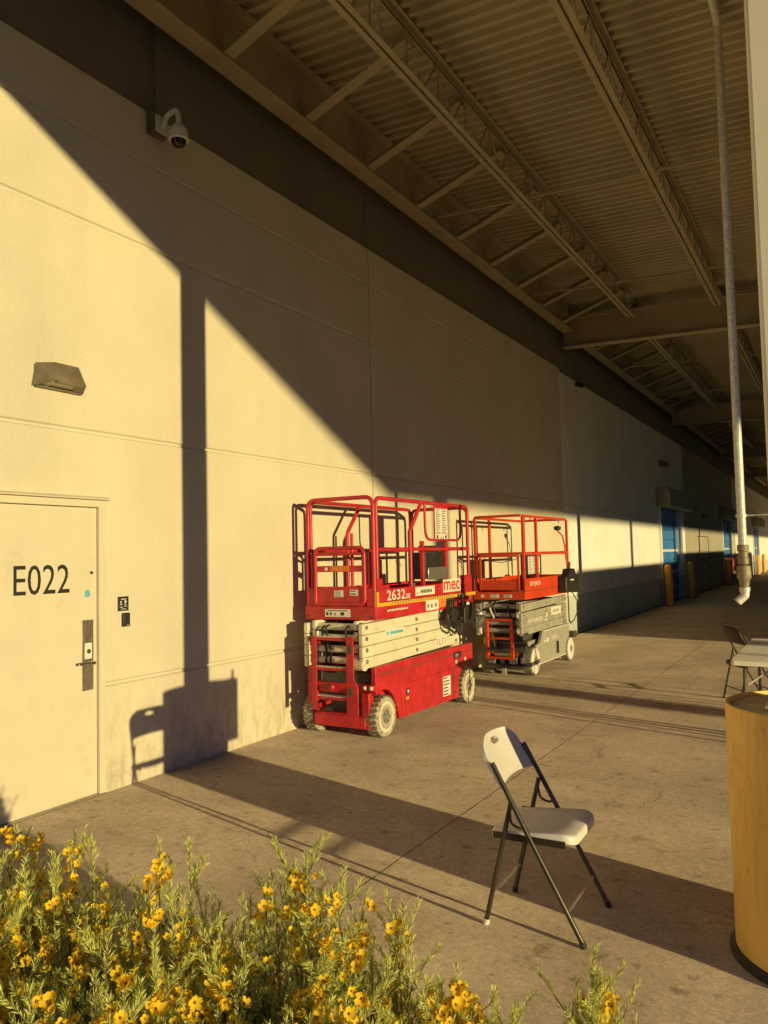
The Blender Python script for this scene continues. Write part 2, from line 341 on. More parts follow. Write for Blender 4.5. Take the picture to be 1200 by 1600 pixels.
def leaf_mat(name, c0, c1, trans=0.35, rough=0.55):
    m = bpy.data.materials.new(name); m.use_nodes = True
    n = m.node_tree.nodes; l = m.node_tree.links; b = n['Principled BSDF']; out = n['Material Output']
    geo = n.new('ShaderNodeNewGeometry'); rp = n.new('ShaderNodeValToRGB')
    rp.color_ramp.elements[0].color = (*c0, 1); rp.color_ramp.elements[1].color = (*c1, 1)
    no = n.new('ShaderNodeTexNoise'); no.inputs['Scale'].default_value = 14; no.inputs['Detail'].default_value = 3
    l.new(geo.outputs['Position'], no.inputs['Vector'])
    mrn = n.new('ShaderNodeMath'); mrn.operation = 'ADD'; l.new(geo.outputs['Random Per Island'], mrn.inputs[0]); l.new(no.outputs['Fac'], mrn.inputs[1])
    mr = n.new('ShaderNodeMapRange'); mr.inputs[1].default_value = 0.3; mr.inputs[2].default_value = 1.25; l.new(mrn.outputs[0], mr.inputs[0])
    l.new(mr.outputs[0], rp.inputs['Fac']); l.new(rp.outputs['Color'], b.inputs['Base Color'])
    b.inputs['Roughness'].default_value = rough; b.inputs['Specular IOR Level'].default_value = 0.35
    tr = n.new('ShaderNodeBsdfTranslucent'); l.new(rp.outputs['Color'], tr.inputs['Color'])
    mx = n.new('ShaderNodeMixShader'); mx.inputs[0].default_value = trans
    l.new(b.outputs[0], mx.inputs[1]); l.new(tr.outputs[0], mx.inputs[2]); l.new(mx.outputs[0], out.inputs['Surface'])
    return m
M_LEAF = leaf_mat('needle_leaf', (0.36, 0.42, 0.075), (0.80, 0.82, 0.27))
M_FLOWER = leaf_mat('yellow_petal', (0.90, 0.52, 0.015), (0.98, 0.70, 0.04), 0.3, 0.6)
M_FLCORE = mat('flower_core', (0.30, 0.13, 0.01), rough=0.7)

# ------------------------------------------------------------------ setting: ground, walk, bed
g = MB().box(-300, -300, -0.4, 300, 300, -0.06).build('ground', M_ASPH, smooth=False); P(g, 'dark asphalt ground of the yard around the building', 'ground', kind='structure')
walk = bpy.data.objects.new('pavement', None); COL.objects.link(walk); P(walk, 'stained concrete walk of large slabs under the canopy', 'pavement', kind='structure')
XJ = [0.004, 2.56, 5.12, 7.68, 10.24]; YJ = [2.55, 6.75] + [6.75+4.25*k for k in range(1, 24)]
MB().box(-0.3, 2.56, -0.058, 10.2, 104, -0.016).build('bedding', M_BASE, walk, smooth=False)
for i in range(4):
    for j in range(len(YJ)-1):
        gp = 0.0022
        o = MB().box(XJ[i]+(gp if i else 0), YJ[j]+gp, -0.055, XJ[i+1]-gp, YJ[j+1]-gp, 0).build('slab', M_CONC, walk, smooth=False, bevel=0.0025)
bed = MB()
nx, ny = 60, 30; vs = []
for j in range(ny+1):
    for i in range(nx+1):
        vs.append((-1+i*9/nx, -2.5+j*5.03/ny, -0.05+0.02*math.sin(i*1.7)*math.cos(j*2.1)+random.uniform(-.012, .012)))
bed.add(vs, [(j*(nx+1)+i, j*(nx+1)+i+1, (j+1)*(nx+1)+i+1, (j+1)*(nx+1)+i) for j in range(ny) for i in range(nx)])
bo = bed.build('planting_bed', M_SOIL); P(bo, 'dark soil bed beside the walk where shrubs grow', 'soil', kind='structure')

# ------------------------------------------------------------------ the warehouse
GZ = [0.79, 2.67, 4.26, 4.96]
bld = thing('warehouse', (0, 0, 0), 'long cream painted concrete warehouse wall with grooved panels and doors', 'building')
def wall_profile(x0, zlo, zhi, th=0.2):
    pr = [(x0-th, zlo), (x0, zlo)]
    for z in GZ:
        if zlo+0.05 < z < zhi-0.05:
            pr += [(x0, z-0.020), (x0-0.016, z-0.008), (x0-0.016, z+0.008), (x0, z+0.020)]
    return pr + [(x0, zhi), (x0-th, zhi)]
def panel(y0, y1, x0, m, openings=(), ztop=5.41):
    mb = MB(); y = y0; g2 = 0.007
    for a, b, zt in sorted(openings):
        mb.prism_y(wall_profile(x0, -0.05, ztop), y + (g2 if y == y0 else 0), a)
        mb.prism_y(wall_profile(x0, zt, ztop), a, b); y = b
    mb.prism_y(wall_profile(x0, -0.05, ztop), y + (g2 if y == y0 else 0), y1-g2)
    return mb.build('wall_panel', m, bld, smooth=False)
panel(-6, 8.01, 0, M_WALL, [(3.035, 4.056, 2.162)])
panel(8.01, 15.42, 0, M_WALL)
panel(15.42, 29.9, -0.08, M_WALLG, [(25.35, 29.0, 3.05)])
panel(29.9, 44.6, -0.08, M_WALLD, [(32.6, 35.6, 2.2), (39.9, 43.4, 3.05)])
panel(44.6, 59.3, -0.08, M_WALLG, [(54.6, 58.1, 3.05)])
panel(59.3, 104, -0.08, M_WALLG)
MB().box(-0.55, -6.1, -0.05, -0.29, 104, 8.0).build('wall_core', M_BASE, bld, smooth=False)
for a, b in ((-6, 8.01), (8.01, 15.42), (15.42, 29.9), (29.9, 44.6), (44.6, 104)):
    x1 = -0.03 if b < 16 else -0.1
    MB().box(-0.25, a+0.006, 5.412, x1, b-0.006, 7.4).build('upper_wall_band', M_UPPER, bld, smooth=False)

# the near door
d = MB().box(-0.06, 3.088, 0.012, -0.012, 3.999, 2.106).build('door', M_DOOR, bld, bevel=0.003, label='cream steel door lettered E022')
fr = MB().prism_z([(-0.09, 4.003), (0.014, 4.003), (0.014, 4.056), (-0.09, 4.056)], 0, 2.162).box(-0.09, 3.035, 0, 0.014, 3.084, 2.162).box(-0.09, 3.084, 2.111, 0.0135, 4.003, 2.162)
fr.build('door_frame', M_DOOR, d, bevel=0.003)
MB().prism_y([(0.0, 2.166), (0.045, 2.166), (0.045, 2.174), (0.0, 2.192)], 3.0, 4.09).build('drip_cap', M_DOOR, d)
MB().box(-0.09, 3.04, 0.0, 0.02, 4.05, 0.011).build('threshold', M_LOCK, d)
text('lettering', 'E022', M_BLACKP, d, 'x', -0.0098, 3.318, 1.487, 0.442, 0.205)
MB().box(-0.012, 3.868, 0.772, -0.006, 3.964, 1.282).build('lock_plate', M_LOCK, d, bevel=0.001)
MB().box(-0.006, 3.885, 1.0, -0.002, 3.948, 1.115).build('lock_cover', M_LABEL, d, bevel=0.001)
MB().cyl((-0.006, 3.925, 0.972), (0.055, 3.925, 0.972), 0.013).tube(fillet([(0.05, 3.93, 0.972), (0.052, 3.86, 0.976), (0.045, 3.80, 0.972)], 0.01), 0.0095).build('lever_handle', M_CHROME, d)
MB().cyl((-0.006, 3.915, 1.055), (0.006, 3.915, 1.055), 0.017).build('lock_cylinder', M_CHROME, d)
MB().cyl((-0.012, 3.95, 1.626), (-0.004, 3.95, 1.626), 0.011).build('peephole', M_BLACK, d)
MB().box(-0.0118, 3.932, 1.595, -0.0095, 3.966, 1.607).build('small_label', M_LABEL, d)
MB().prism_x([(3.893, 1.447), (3.93, 1.449), (3.94, 1.462), (3.936, 1.497), (3.918, 1.50), (3.895, 1.494)], -0.0115, -0.009).build('tape_patch', M_BLUETAPE, d)
# black sheet behind the leaf, a dark line in its gaps
MB().box(-0.085, 3.0855, 0.012, -0.062, 4.0015, 2.1095).build('door_backing', M_BLACK, d)

# far blue doors and pair of steel doors
def blue_door(y0, y1, xw=-0.08):
    dd = MB()
    o = None
    n = 9
    root = MB().box(xw-0.19, y0+0.02, 0, xw-0.15, y1-0.02, 3.05).build('roller_door', M_BLUE, bld, label='blue slatted roller door')
    for k in range(n):
        z0 = 0.02+k*3.0/n
        MB().prism_y([(xw-0.15, z0), (xw-0.12, z0+0.02), (xw-0.12, z0+3.0/n-0.03), (xw-0.15, z0+3.0/n-0.01)], y0+0.03, y1-0.03).build('slat', M_BLUE, root, smooth=False)
    MB().box(xw-0.118, y0+0.05, 1.62, xw-0.108, y1-0.05, 1.70).build('stripe', M_WHITE, root)
    MB().box(xw-0.118, y0+0.05, 0.93, xw-0.108, y1-0.05, 0.99).build('stripe', M_WHITE, root)
    for a in (y0-0.12, y1-0.02):
        MB().box(xw+0.002, a, 0, xw+0.07, a+0.14, 3.05).build('jamb', M_WALLG, root, bevel=0.004)
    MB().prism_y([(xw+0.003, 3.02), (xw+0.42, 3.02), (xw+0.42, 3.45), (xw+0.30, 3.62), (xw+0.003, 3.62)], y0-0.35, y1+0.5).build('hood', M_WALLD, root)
    return root
blue_door(25.35, 29.0); blue_door(39.9, 43.4); blue_door(54.6, 58.1)
for a in (32.62, 34.12):
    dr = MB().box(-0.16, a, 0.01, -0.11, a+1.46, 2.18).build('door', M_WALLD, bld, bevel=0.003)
    MB().box(-0.11, a+(1.3 if a < 33 else 0.08), 0.95, -0.05, a+(1.4 if a < 33 else 0.18), 1.1).build('handle', M_LOCK, dr)

# ------------------------------------------------------------------ canopy structure
SL = 0.042
def zdeck(x): return 6.60 - SL*(x-1.55)
def zfas(x): return 6.01 - SL*x
Y0, Y1, W = 1.1, 104.0, 28.0
can = thing('canopy', (0, 0, 0), 'deep canopy of corrugated metal deck on tan steel beams and joists', 'canopy')
mb = MB(); prof = []; y = Y0; pit = 0.152
while y < Y1:
    prof += [(y, 0.0), (y+0.045, 0.0), (y+0.060, 0.048), (y+0.137, 0.048)]; y += pit
vs = []; fs = []
for (yy, dz) in prof:
    vs.append((-0.03, yy, zdeck(-0.03)+dz)); vs.append((W, yy, zdeck(W)+dz))
for i in range(len(prof)-1): fs.append((2*i, 2*i+1, 2*i+3, 2*i+2))
mb.add(vs, fs); o = mb.build('corrugated_deck', M_DECK, can, smooth=False)
MB().add([(-0.03, Y0, zdeck(0)+0.05), (W, Y0, zdeck(W)+0.05), (W, Y1, zdeck(W)+0.05), (-0.03, Y1, zdeck(0)+0.05),
          (-0.03, Y0, zdeck(0)+0.2), (W, Y0, zdeck(W)+0.2), (W, Y1, zdeck(W)+0.2), (-0.03, Y1, zdeck(0)+0.2)],
         [(0,3,2,1),(4,5,6,7),(0,1,5,4),(1,2,6,5),(2,3,7,6),(3,0,4,7)]).build('roof_slab', M_ROOF, can, smooth=False)
def slab_y(y0, y1, x0, x1, zb, zt, nm, m=M_STEEL):
    return MB().add([(x0,y0,zb(x0)),(x1,y0,zb(x1)),(x1,y1,zb(x1)),(x0,y1,zb(x0)),(x0,y0,zt(x0)),(x1,y0,zt(x1)),(x1,y1,zt(x1)),(x0,y1,zt(x0))],
                    [(0,3,2,1),(4,5,6,7),(0,1,5,4),(1,2,6,5),(2,3,7,6),(3,0,4,7)]).build(nm, m, can, smooth=False)
slab_y(Y0-0.09, Y0-0.01, -0.02, W, zfas, lambda x: zdeck(x)+0.32, 'end_fascia')
MB().box(W+0.01, Y0-0.09, zfas(W), W+0.09, Y1, zdeck(W)+0.32).build('front_fascia', M_STEEL, can, smooth=False)
BAYS = [3.75+11.7*k for k in range(9)]
def ibeam_profile(c, zb, zt, fw, ft, wt):
    h = fw/2; w = wt/2
    return [(c-h, zb), (c+h, zb), (c+h, zb+ft), (c+w, zb+ft), (c+w, zt-ft), (c+h, zt-ft), (c+h, zt), (c-h, zt), (c-h, zt-ft), (c-w, zt-ft), (c-w, zb+ft), (c-h, zb+ft)]
# girder along the wall, one length per bay
for i, yb in enumerate([Y0]+BAYS[:-1]):
    ye = BAYS[i]
    MB().prism_y(ibeam_profile(0.255, 6.075, 6.66, 0.21, 0.022, 0.014), yb+0.02 if i else yb, ye-0.12).build('wall_girder', M_STEEL, can, smooth=False)
# transverse beams
def tbeam(yb):
    zb = lambda x: 5.80-0.034*x; zt = lambda x: 6.40-0.034*x
    pr = ibeam_profile(yb, 0, 1, 0.21, 0.035, 0.014)
    vs = []; n = len(pr)
    for x in (0.12 if yb > 5 else 0.6, 27.0):
        for (yy, t) in pr:
            zz = zb(x) + (0.022 if 0 < t < 0.5 else 0) if t < 0.5 else zt(x) - (0.022 if t < 1 else 0)
            vs.append((x, yy, zz))
    fs = [tuple(range(n)), tuple(range(2*n-1, n-1, -1))] + [(i, n+i, n+(i+1) % n, (i+1) % n) for i in range(n)]
    return MB().add(vs, fs).build('transverse_beam', M_STEEL, can, smooth=False)
for yb in BAYS: tbeam(yb)
# open web joists
def joist(x, ya, yb):
    zt = zdeck(x)-0.012; zb = zt-0.50
    m1 = MB()
    for s in (-1, 1):
        m1.box(x+s*0.012, ya, zb, x+s*0.066, yb, zb+0.006) if s > 0 else m1.box(x-0.066, ya, zb, x-0.012, yb, zb+0.006)
        m1.box(x+s*0.012 if s > 0 else x-0.018, ya, zb+0.006, x+0.018 if s > 0 else x-0.012, yb, zb+0.056)
    j = m1.build('joist', M_STEEL, can, smooth=False)
    m2 = MB()
    for s in (-1, 1):
        a, b = sorted((x+s*0.012, x+s*0.066)); m2.box(a, ya-0.1, zt-0.006, b, yb+0.1, zt)
        a, b = sorted((x+s*0.012, x+s*0.018)); m2.box(a, ya-0.1, zt-0.056, b, yb+0.1, zt-0.006)
    m2.build('top_chord', M_STEEL, j, smooth=False)
    m3 = MB(); n = max(2, int((yb-ya)/0.62)); st = (yb-ya)/n
    for k in range(n):
        a = ya+k*st
        m3.tube([(x, a, zb+0.03), (x, a+st/2, zt-0.03)], 0.0105, 6); m3.tube([(x, a+st/2, zt-0.03), (x, a+st, zb+0.03)], 0.0105, 6)
        m3.bar((x+0.004, a+st/2, zb+0.02), (x+0.004, a+st/2, zt-0.04), 0.016, 0.016)
    m3.build('web_bar', M_STEEL, j)
    return j
for k in range(6):
    x = 1.55+1.52*k
    joist(x, 1.2, 3.60)
    for i in range(5): joist(x, BAYS[i]+0.15, BAYS[i+1]-0.45 if i == 0 else BAYS[i+1]-0.25)
for k in range(6, 17):                     # plain lines of the far side of the canopy
    x = 1.55+1.52*k; zt = zdeck(x)-0.012
    MB().box(x-0.05, Y0+0.1, zt-0.5, x+0.05, Y1, zt-0.45).box(x-0.05, Y0+0.1, zt-0.06, x+0.05, Y1, zt).build('joist', M_STEEL, can, smooth=False)
# flange braces from the wall girder up to the first joist
for k in range(30):
    y = 3.93+1.195*k
    if any(abs(y-b) < 0.35 for b in BAYS): continue
    a = Vector((0.33, y, 6.10)); b = Vector((1.50, y, 6.50))
    MB().bar(a, b, 0.125, 0.010).bar(a+Vector((0, 0.0575, 0.06)), b+Vector((0, 0.0575, 0.06)), 0.010, 0.11).build('flange_brace', M_STEEL, can, smooth=False)
# bridging lines between joists
for y in (9.25, 13.0, 19.5, 23.5, 31, 35, 43, 47):
    for k in range(6):
        xa = 0.30 if k == 0 else 1.55+1.52*(k-1)+0.07; xb = 1.55+1.52*k-0.07
        za = zdeck(xa)-0.47; zb = zdeck(xb)-0.47
        MB().bar((xa, y, za), (xb, y, zb), 0.034, 0.034).build('bridging', M_STEEL, can, smooth=False)

# columns and their round yellow guards
def column(x, y, z0, half, label, group=None):
    c = thing('canopy_column', (x, y, z0), label, 'column', group)
    zt = 5.79-0.034*x
    MB().box(x-half, y-half, z0+0.022, x+half, y+half, zt-0.02).build('shaft', M_COLUMN, c, bevel=0.018)
    MB().box(x-half-0.06, y-half-0.06, zt-0.02, x+half+0.06, y+half+0.06, zt-0.001).build('cap_plate', M_STEEL, c, bevel=0.003)
    MB().box(x-half-0.05, y-half-0.05, z0+0.001, x+half+0.05, y+half+0.05, z0+0.021).build('base_plate', M_STEEL, c, bevel=0.003)
    return c
def guard(x, y, label, group=None):
    gd = thing('column_guard', (x, y, 0), label, 'bollard', group)
    rr = 0.375
    MB().lathe((x, y, 0), 'z', [(rr, 0.03), (rr, 0.6), (rr-0.002, 0.6015), (rr, 0.603), (rr, 1.034), (rr-0.003, 1.037), (rr-0.010, 1.037), (rr-0.012, 1.034), (rr-0.012, 0.99), (0.0, 0.985)], 72).build('sleeve', M_GUARD, gd, ang=25)
    MB().lathe((x, y, 0), 'z', [(rr-0.014, 0.995), (rr-0.014, 1.018), (rr-0.03, 1.021), (0.0, 1.028)], 48).build('concrete_fill', M_GUARDTOP, gd)
    MB().lathe((x, y, 0), 'z', [(rr+0.024, 0.0), (rr+0.024, 0.012), (rr+0.008, 0.026), (rr+0.002, 0.034)], 72).build('base_ring', M_RUBBER, gd)
    return gd
guard(4.69, 3.785, 'fat round yellow guard around the foot of the cream column beside the white chair', 'yellow column guards')
column(4.66, 3.794, 1.03, 0.125, 'square cream canopy column standing in the yellow guard by the white chair')
for k in (1, 2, 3):
    wh = ('level with the far end of the lifts', 'level with the first blue door', 'level with the second blue door')[k-1]
    guard(4.69, BAYS[k], 'round yellow guard at a canopy column '+wh, 'yellow column guards')
    column(4.69, BAYS[k], 1.03, 0.10, 'square cream inner canopy column '+wh, 'inner canopy columns')
for k in range(0, 6):
    c = column(23.0, BAYS[k], -0.06, 0.19 if k == 0 else 0.11, 'square cream outer canopy column at the yard side', 'outer canopy columns')
# added box behind the guard, widening the guard's shadow on the wall
sb = thing('shadow_box', (4.69, 4.2, 0.5), 'added grey box with short stub behind the yellow guard, shaping its shadow', 'outlet box')
MB().box(4.60, 4.163, 0.50, 4.78, 4.285, 1.04).build('housing', M_BOXGREY, sb, bevel=0.008)
MB().cyl((4.69, 4.24, 1.04), (4.69, 4.24, 1.12), 0.014).build('conduit', M_GALV, sb)

# added hoop and containers, out of view, shaped to cast shadows on walk and wall
hp = MB().tube(fillet([(6.2, 7.21, -0.05), (6.2, 7.21, 1.05), (6.75, 7.17, 1.05), (6.75, 7.17, -0.05)], 0.15), 0.024, 10).build('shadow_hoop', M_GALV)
P(hp, 'added steel hoop out of view, casting thin shadow lines on the walk', 'barrier')
def container(x, y, L, zt, label):
    c = thing('shadow_container', (x, y, -0.06), label, 'container', 'added containers for shadow')
    pl = []; n = int(L/0.28)
    for k in range(n):
        a = y+k*L/n; s = L/n
        pl += [(x, a), (x, a+s*0.35), (x+0.035, a+s*0.5), (x+0.035, a+s*0.85)]
    pl += [(x, y+L), (x+2.44, y+L), (x+2.44, y)]
    MB().prism_z(pl, 0.08, zt-0.02).build('body', M_CONTAINER, c, smooth=False)
    MB().box(x-0.01, y-0.02, zt-0.019, x+2.45, y+L+0.02, zt+0.04).build('roof', M_CONTAINER, c, smooth=False)
    for xx in (x+0.001, x+2.29):
        for yy in (y+0.001, y+L-0.151): MB().box(xx, yy, -0.06, xx+0.15, yy+0.15, 0.079).build('corner_casting', M_DKGREY, c, smooth=False)
    return c
container(14.0, 12.7, 12.19, 2.47, 'added tan container out of view, shading the low wall beyond the lifts')
container(14.0, 24.95, 12.19, 2.75, 'added taller tan container out of view, shading the low wall farther along')
container(14.0, 37.2, 12.19, 2.6, 'added tan container out of view, shading the low wall at the far end')

# ------------------------------------------------------------------ wall fittings
wl = thing('wall_light', (0, 3.66, 2.95), 'bronze wedge shaped wall light above the near door', 'wall light')
yl, yr = 3.43, 3.90
def frus(mb, yb0, yb1, yf0, yf1, zb0, zb1, zf0, zf1, x0, x1):
    mb.add([(x0,yb0,zb0),(x0,yb1,zb0),(x0,yb1,zb1),(x0,yb0,zb1),(x1,yf0,zf0),(x1,yf1,zf0),(x1,yf1,zf1),(x1,yf0,zf1)],
           [(0,1,2,3),(7,6,5,4),(0,4,5,1),(1,5,6,2),(2,6,7,3),(3,7,4,0)]); return mb
mb = MB()
# open bottomed wedge hood: back wide, front narrower, thin shell
def shell(mb, pts_t, pts_b, th=0.008):
    n = len(pts_t)
    for i in range(n-1):
        a, b2 = pts_t[i], pts_t[i+1]; c, d2 = pts_b[i+1], pts_b[i]
        mid = Vector((0.06, 3.665, 3.0))
        q = [Vector(p) for p in (a, b2, c, d2)]; nn = (q[1]-q[0]).cross(q[2]-q[0]).normalized()
        if nn.dot(mid-q[0]) < 0: nn = -nn
        inn = [p+nn*th for p in q]
        mb.add(q+inn, [(0,1,2,3),(7,6,5,4),(0,4,5,1),(1,5,6,2),(2,6,7,3),(3,7,4,0)])
pt = [(0.005, 3.47, 3.095), (0.115, 3.545, 3.095), (0.115, 3.745, 3.095), (0.005, 3.83, 3.095)]
pb = [(0.005, 3.44, 2.935), (0.155, 3.525, 2.965), (0.155, 3.775, 2.965), (0.005, 3.865, 2.935)]
shell(mb, pt, pb)
mb.prism_z([(p[0], p[1]) for p in pt], 3.090, 3.101)
mb.build('hood', M_BRONZE, wl, smooth=False)
MB().box(0.002, 3.46, 2.93, 0.012, 3.845, 3.088).build('back_plate', M_BRONZE, wl, bevel=0.002)
q = [(0.014, 3.455, 2.945), (0.145, 3.535, 2.969), (0.145, 3.765, 2.969), (0.014, 3.852, 2.945)]
MB().add(q+[(p[0], p[1], p[2]+0.006) for p in q], [(0,3,2,1),(4,5,6,7),(0,1,5,4),(1,2,6,5),(2,3,7,6),(3,0,4,7)]).build('lens', M_LENS, wl, smooth=False)
MB().bar((0.138, 3.54, 2.960), (0.138, 3.76, 2.960), 0.032, 0.016).bar((0.018, 3.46, 2.935), (0.018, 3.845, 2.935), 0.02, 0.014).bar((0.02, 3.80, 2.940), (0.13, 3.74, 2.960), 0.07, 0.010).build('lens_frame', M_BRONZE, wl)

cm = thing('security_camera', (0, 4.57, 5.35), 'white dome security camera on a curved wall arm below the canopy', 'security camera')
MB().box(0.001, 4.50, 5.22, 0.05, 4.67, 5.43).build('wall_box', M_BRONZE, cm, bevel=0.006)
MB().box(0.051, 4.545, 5.25, 0.075, 4.665, 5.39).build('mount_plate', M_WHITE, cm, bevel=0.006)
MB().tube(fillet([(0.075, 4.605, 5.28), (0.13, 4.605, 5.385), (0.24, 4.605, 5.40), (0.26, 4.605, 5.33), (0.26, 4.605, 5.24)], 0.07, 6), 0.021, 12).build('gooseneck_arm', M_WHITE, cm)
MB().lathe((0.26, 4.605, 5.145), 'z', [(0.024, 0.12), (0.05, 0.105), (0.072, 0.065), (0.08, 0.02), (0.08, 0.0), (0.0, 0.0)], 28).build('housing', M_WHITE, cm)
MB().lathe((0.26, 4.605, 5.145), 'z', [(0.08, -0.001), (0.082, -0.012), (0.066, -0.015)], 28).build('trim_ring', M_WHITE, cm)
MB().lathe((0.26, 4.605, 5.135), 'z', [(0.064, -0.001), (0.060, -0.026), (0.044, -0.050), (0.022, -0.062), (0.0, -0.065)], 28).build('dome', M_DOME, cm)
MB().cyl((0.03, 4.565, 5.43), (0.03, 4.565, 6.4), 0.011).box(0.001, 4.53, 5.95, 0.035, 4.60, 5.97).build('conduit', M_BRONZE, cm)

sg = thing('notice_sign', (0, 4.235, 1.39), 'small black notice with pale print beside the near door', 'sign')
MB().box(0.001, 4.183, 1.325, 0.008, 4.285, 1.435).build('plate', M_BLACK, sg, bevel=0.002)
mb = MB()
for (a, b2, c, d2) in ((4.21, 4.262, 1.412, 1.418), (4.20, 4.222, 1.372, 1.378), (4.205, 4.215, 1.384, 1.402), (4.243, 4.262, 1.388, 1.404), (4.246, 4.258, 1.370, 1.382), (4.198, 4.226, 1.352, 1.357), (4.24, 4.27, 1.358, 1.362), (4.21, 4.258, 1.338, 1.342)):
    mb.box(0.0081, a, c, 0.0088, b2, d2)
mb.build('printing', M_LABEL, sg, smooth=False)
cr = thing('card_reader', (0, 4.25, 1.26), 'black card reader with pale backing under the small notice', 'card reader')
MB().box(0.001, 4.203, 1.203, 0.006, 4.283, 1.319).build('back_plate', M_LABEL, cr, bevel=0.002)
MB().box(0.007, 4.212, 1.206, 0.032, 4.280, 1.311).build('reader_body', M_BLACK, cr, bevel=0.006)
MB().cyl((0.032, 4.255, 1.218), (0.0335, 4.255, 1.218), 0.004).build('indicator', M_LABEL, cr)

dv = thing('hanging_sensor', (0, 16.85, 5.3), 'small dark sensor on a thin conduit high on the grey wall panel', 'sensor')
MB().cyl((0.03, 16.85, 5.36), (0.03, 16.85, 6.2), 0.014).build('conduit', M_BRONZE, dv)
MB().lathe((0.05, 16.85, 5.25), 'z', [(0.0, 0.0), (0.05, 0.01), (0.06, 0.06), (0.04, 0.10), (0.014, 0.112)], 14).box(-0.079, 16.80, 5.30, 0.0, 16.90, 5.38).build('sensor_head', M_BLACK, dv)
for (yy, zz, lb) in ((31.85, 3.2, 'dark wall light between the blue door and the steel doors'), (34.3, 3.02, 'dark wall light over the pair of steel doors'), (25.9, 4.42, 'dark speaker box high above the first blue door')):
    t = thing('wall_light' if zz < 4 else 'wall_speaker', (0, yy, zz), lb, 'wall light' if zz < 4 else 'speaker')
    frus(MB(), yy-0.22, yy+0.22, yy-0.15, yy+0.15, zz-0.1, zz+0.1, zz-0.1, zz+0.04, -0.079, 0.16).build('housing', M_BRONZE, t, smooth=False)
    MB().box(-0.06, yy-0.14, zz-0.115, 0.13, yy+0.14, zz-0.101).build('lens', M_LENS, t)

def bollard(x, y, label):
    b = thing('bollard', (x, y, 0), label, 'bollard', 'orange bollards by the blue doors')
    MB().lathe((x, y, 0), 'z', [(0.115, 0.001), (0.115, 1.17), (0.10, 1.21), (0.06, 1.235), (0.0, 1.24)], 24).build('post', M_ORANGE, b)
    MB().lathe((x, y, 0), 'z', [(0.15, 0.001), (0.15, 0.012), (0.117, 0.02)], 24).build('base_ring', M_RUBBER, b)
    return b
bollard(0.18, 25.08, 'orange bollard before the near jamb of the first blue door')
bollard(0.18, 29.1, 'orange bollard beyond the first blue door')
bollard(0.18, 39.6, 'orange bollard before the second blue door'); bollard(0.18, 43.7, 'orange bollard beyond the second blue door')
bollard(0.18, 54.3, 'orange bollard before the third, farthest blue door'); bollard(0.18, 58.4, 'orange bollard beyond the third, farthest blue door')

# hanging drain pipe with valve
pp = thing('drain_pipe', (4.043, 7.5, 1.20), 'galvanised vertical pipe hanging from the canopy with brass valve at its end', 'pipe')
px, py = 4.043, 7.5
pz = lambda z: 1.205+(z-1.28)*1.24
def plathe(pr): return [(r*1.24, pz(z)) for r, z in pr]
MB().tube(fillet([(px, py, 1.70), (px, py, zdeck(px)-0.06), (px, 4.2, zdeck(px)-0.06)], 0.07), 0.0355, 20).build('pipe_run', M_GALV, pp)
MB().lathe((px, py, 0), 'z', plathe([(0.03, 1.70), (0.039, 1.695), (0.039, 1.655), (0.031, 1.65), (0.031, 1.61), (0.037, 1.605), (0.037, 1.565), (0.03, 1.56)]), 20).build('coupling', M_BRASS, pp)
MB().lathe((px, py, 0), 'z', plathe([(0.028, 1.56), (0.045, 1.55), (0.047, 1.50), (0.047, 1.47), (0.036, 1.45), (0.030, 1.41), (0.033, 1.405), (0.033, 1.385), (0.026, 1.38)]), 20).cyl((px, py, pz(1.51)), (px-0.08, py-0.03, pz(1.51)), 0.018).build('valve_body', M_BRASS, pp)
MB().bar((px-0.075, py-0.03, pz(1.60)), (px-0.14, py-0.05, pz(1.605)), 0.022, 0.007).cyl((px-0.08, py-0.03, pz(1.505)), (px-0.08, py-0.03, pz(1.60)), 0.008).build('valve_handle', M_RED, pp)
MB().tube(fillet([(px, py, pz(1.40)), (px, py, pz(1.345)), (px-0.06, py-0.025, pz(1.30))], 0.03), 0.037, 18).lathe((px, py, 0), 'z', [(0.044, pz(1.375)), (0.044, pz(1.40)), (0.035, pz(1.402))], 18).build('elbow', M_GALV, pp)
MB().lathe((px, py, 0), 'z', [(0.0365, 1.965), (0.046, 1.966), (0.046, 1.99), (0.0365, 1.991)], 18).cyl((px+0.037, py, 1.978), (px+0.75, py-0.1, 1.978), 0.007).build('pipe_clip', M_GALV, pp)

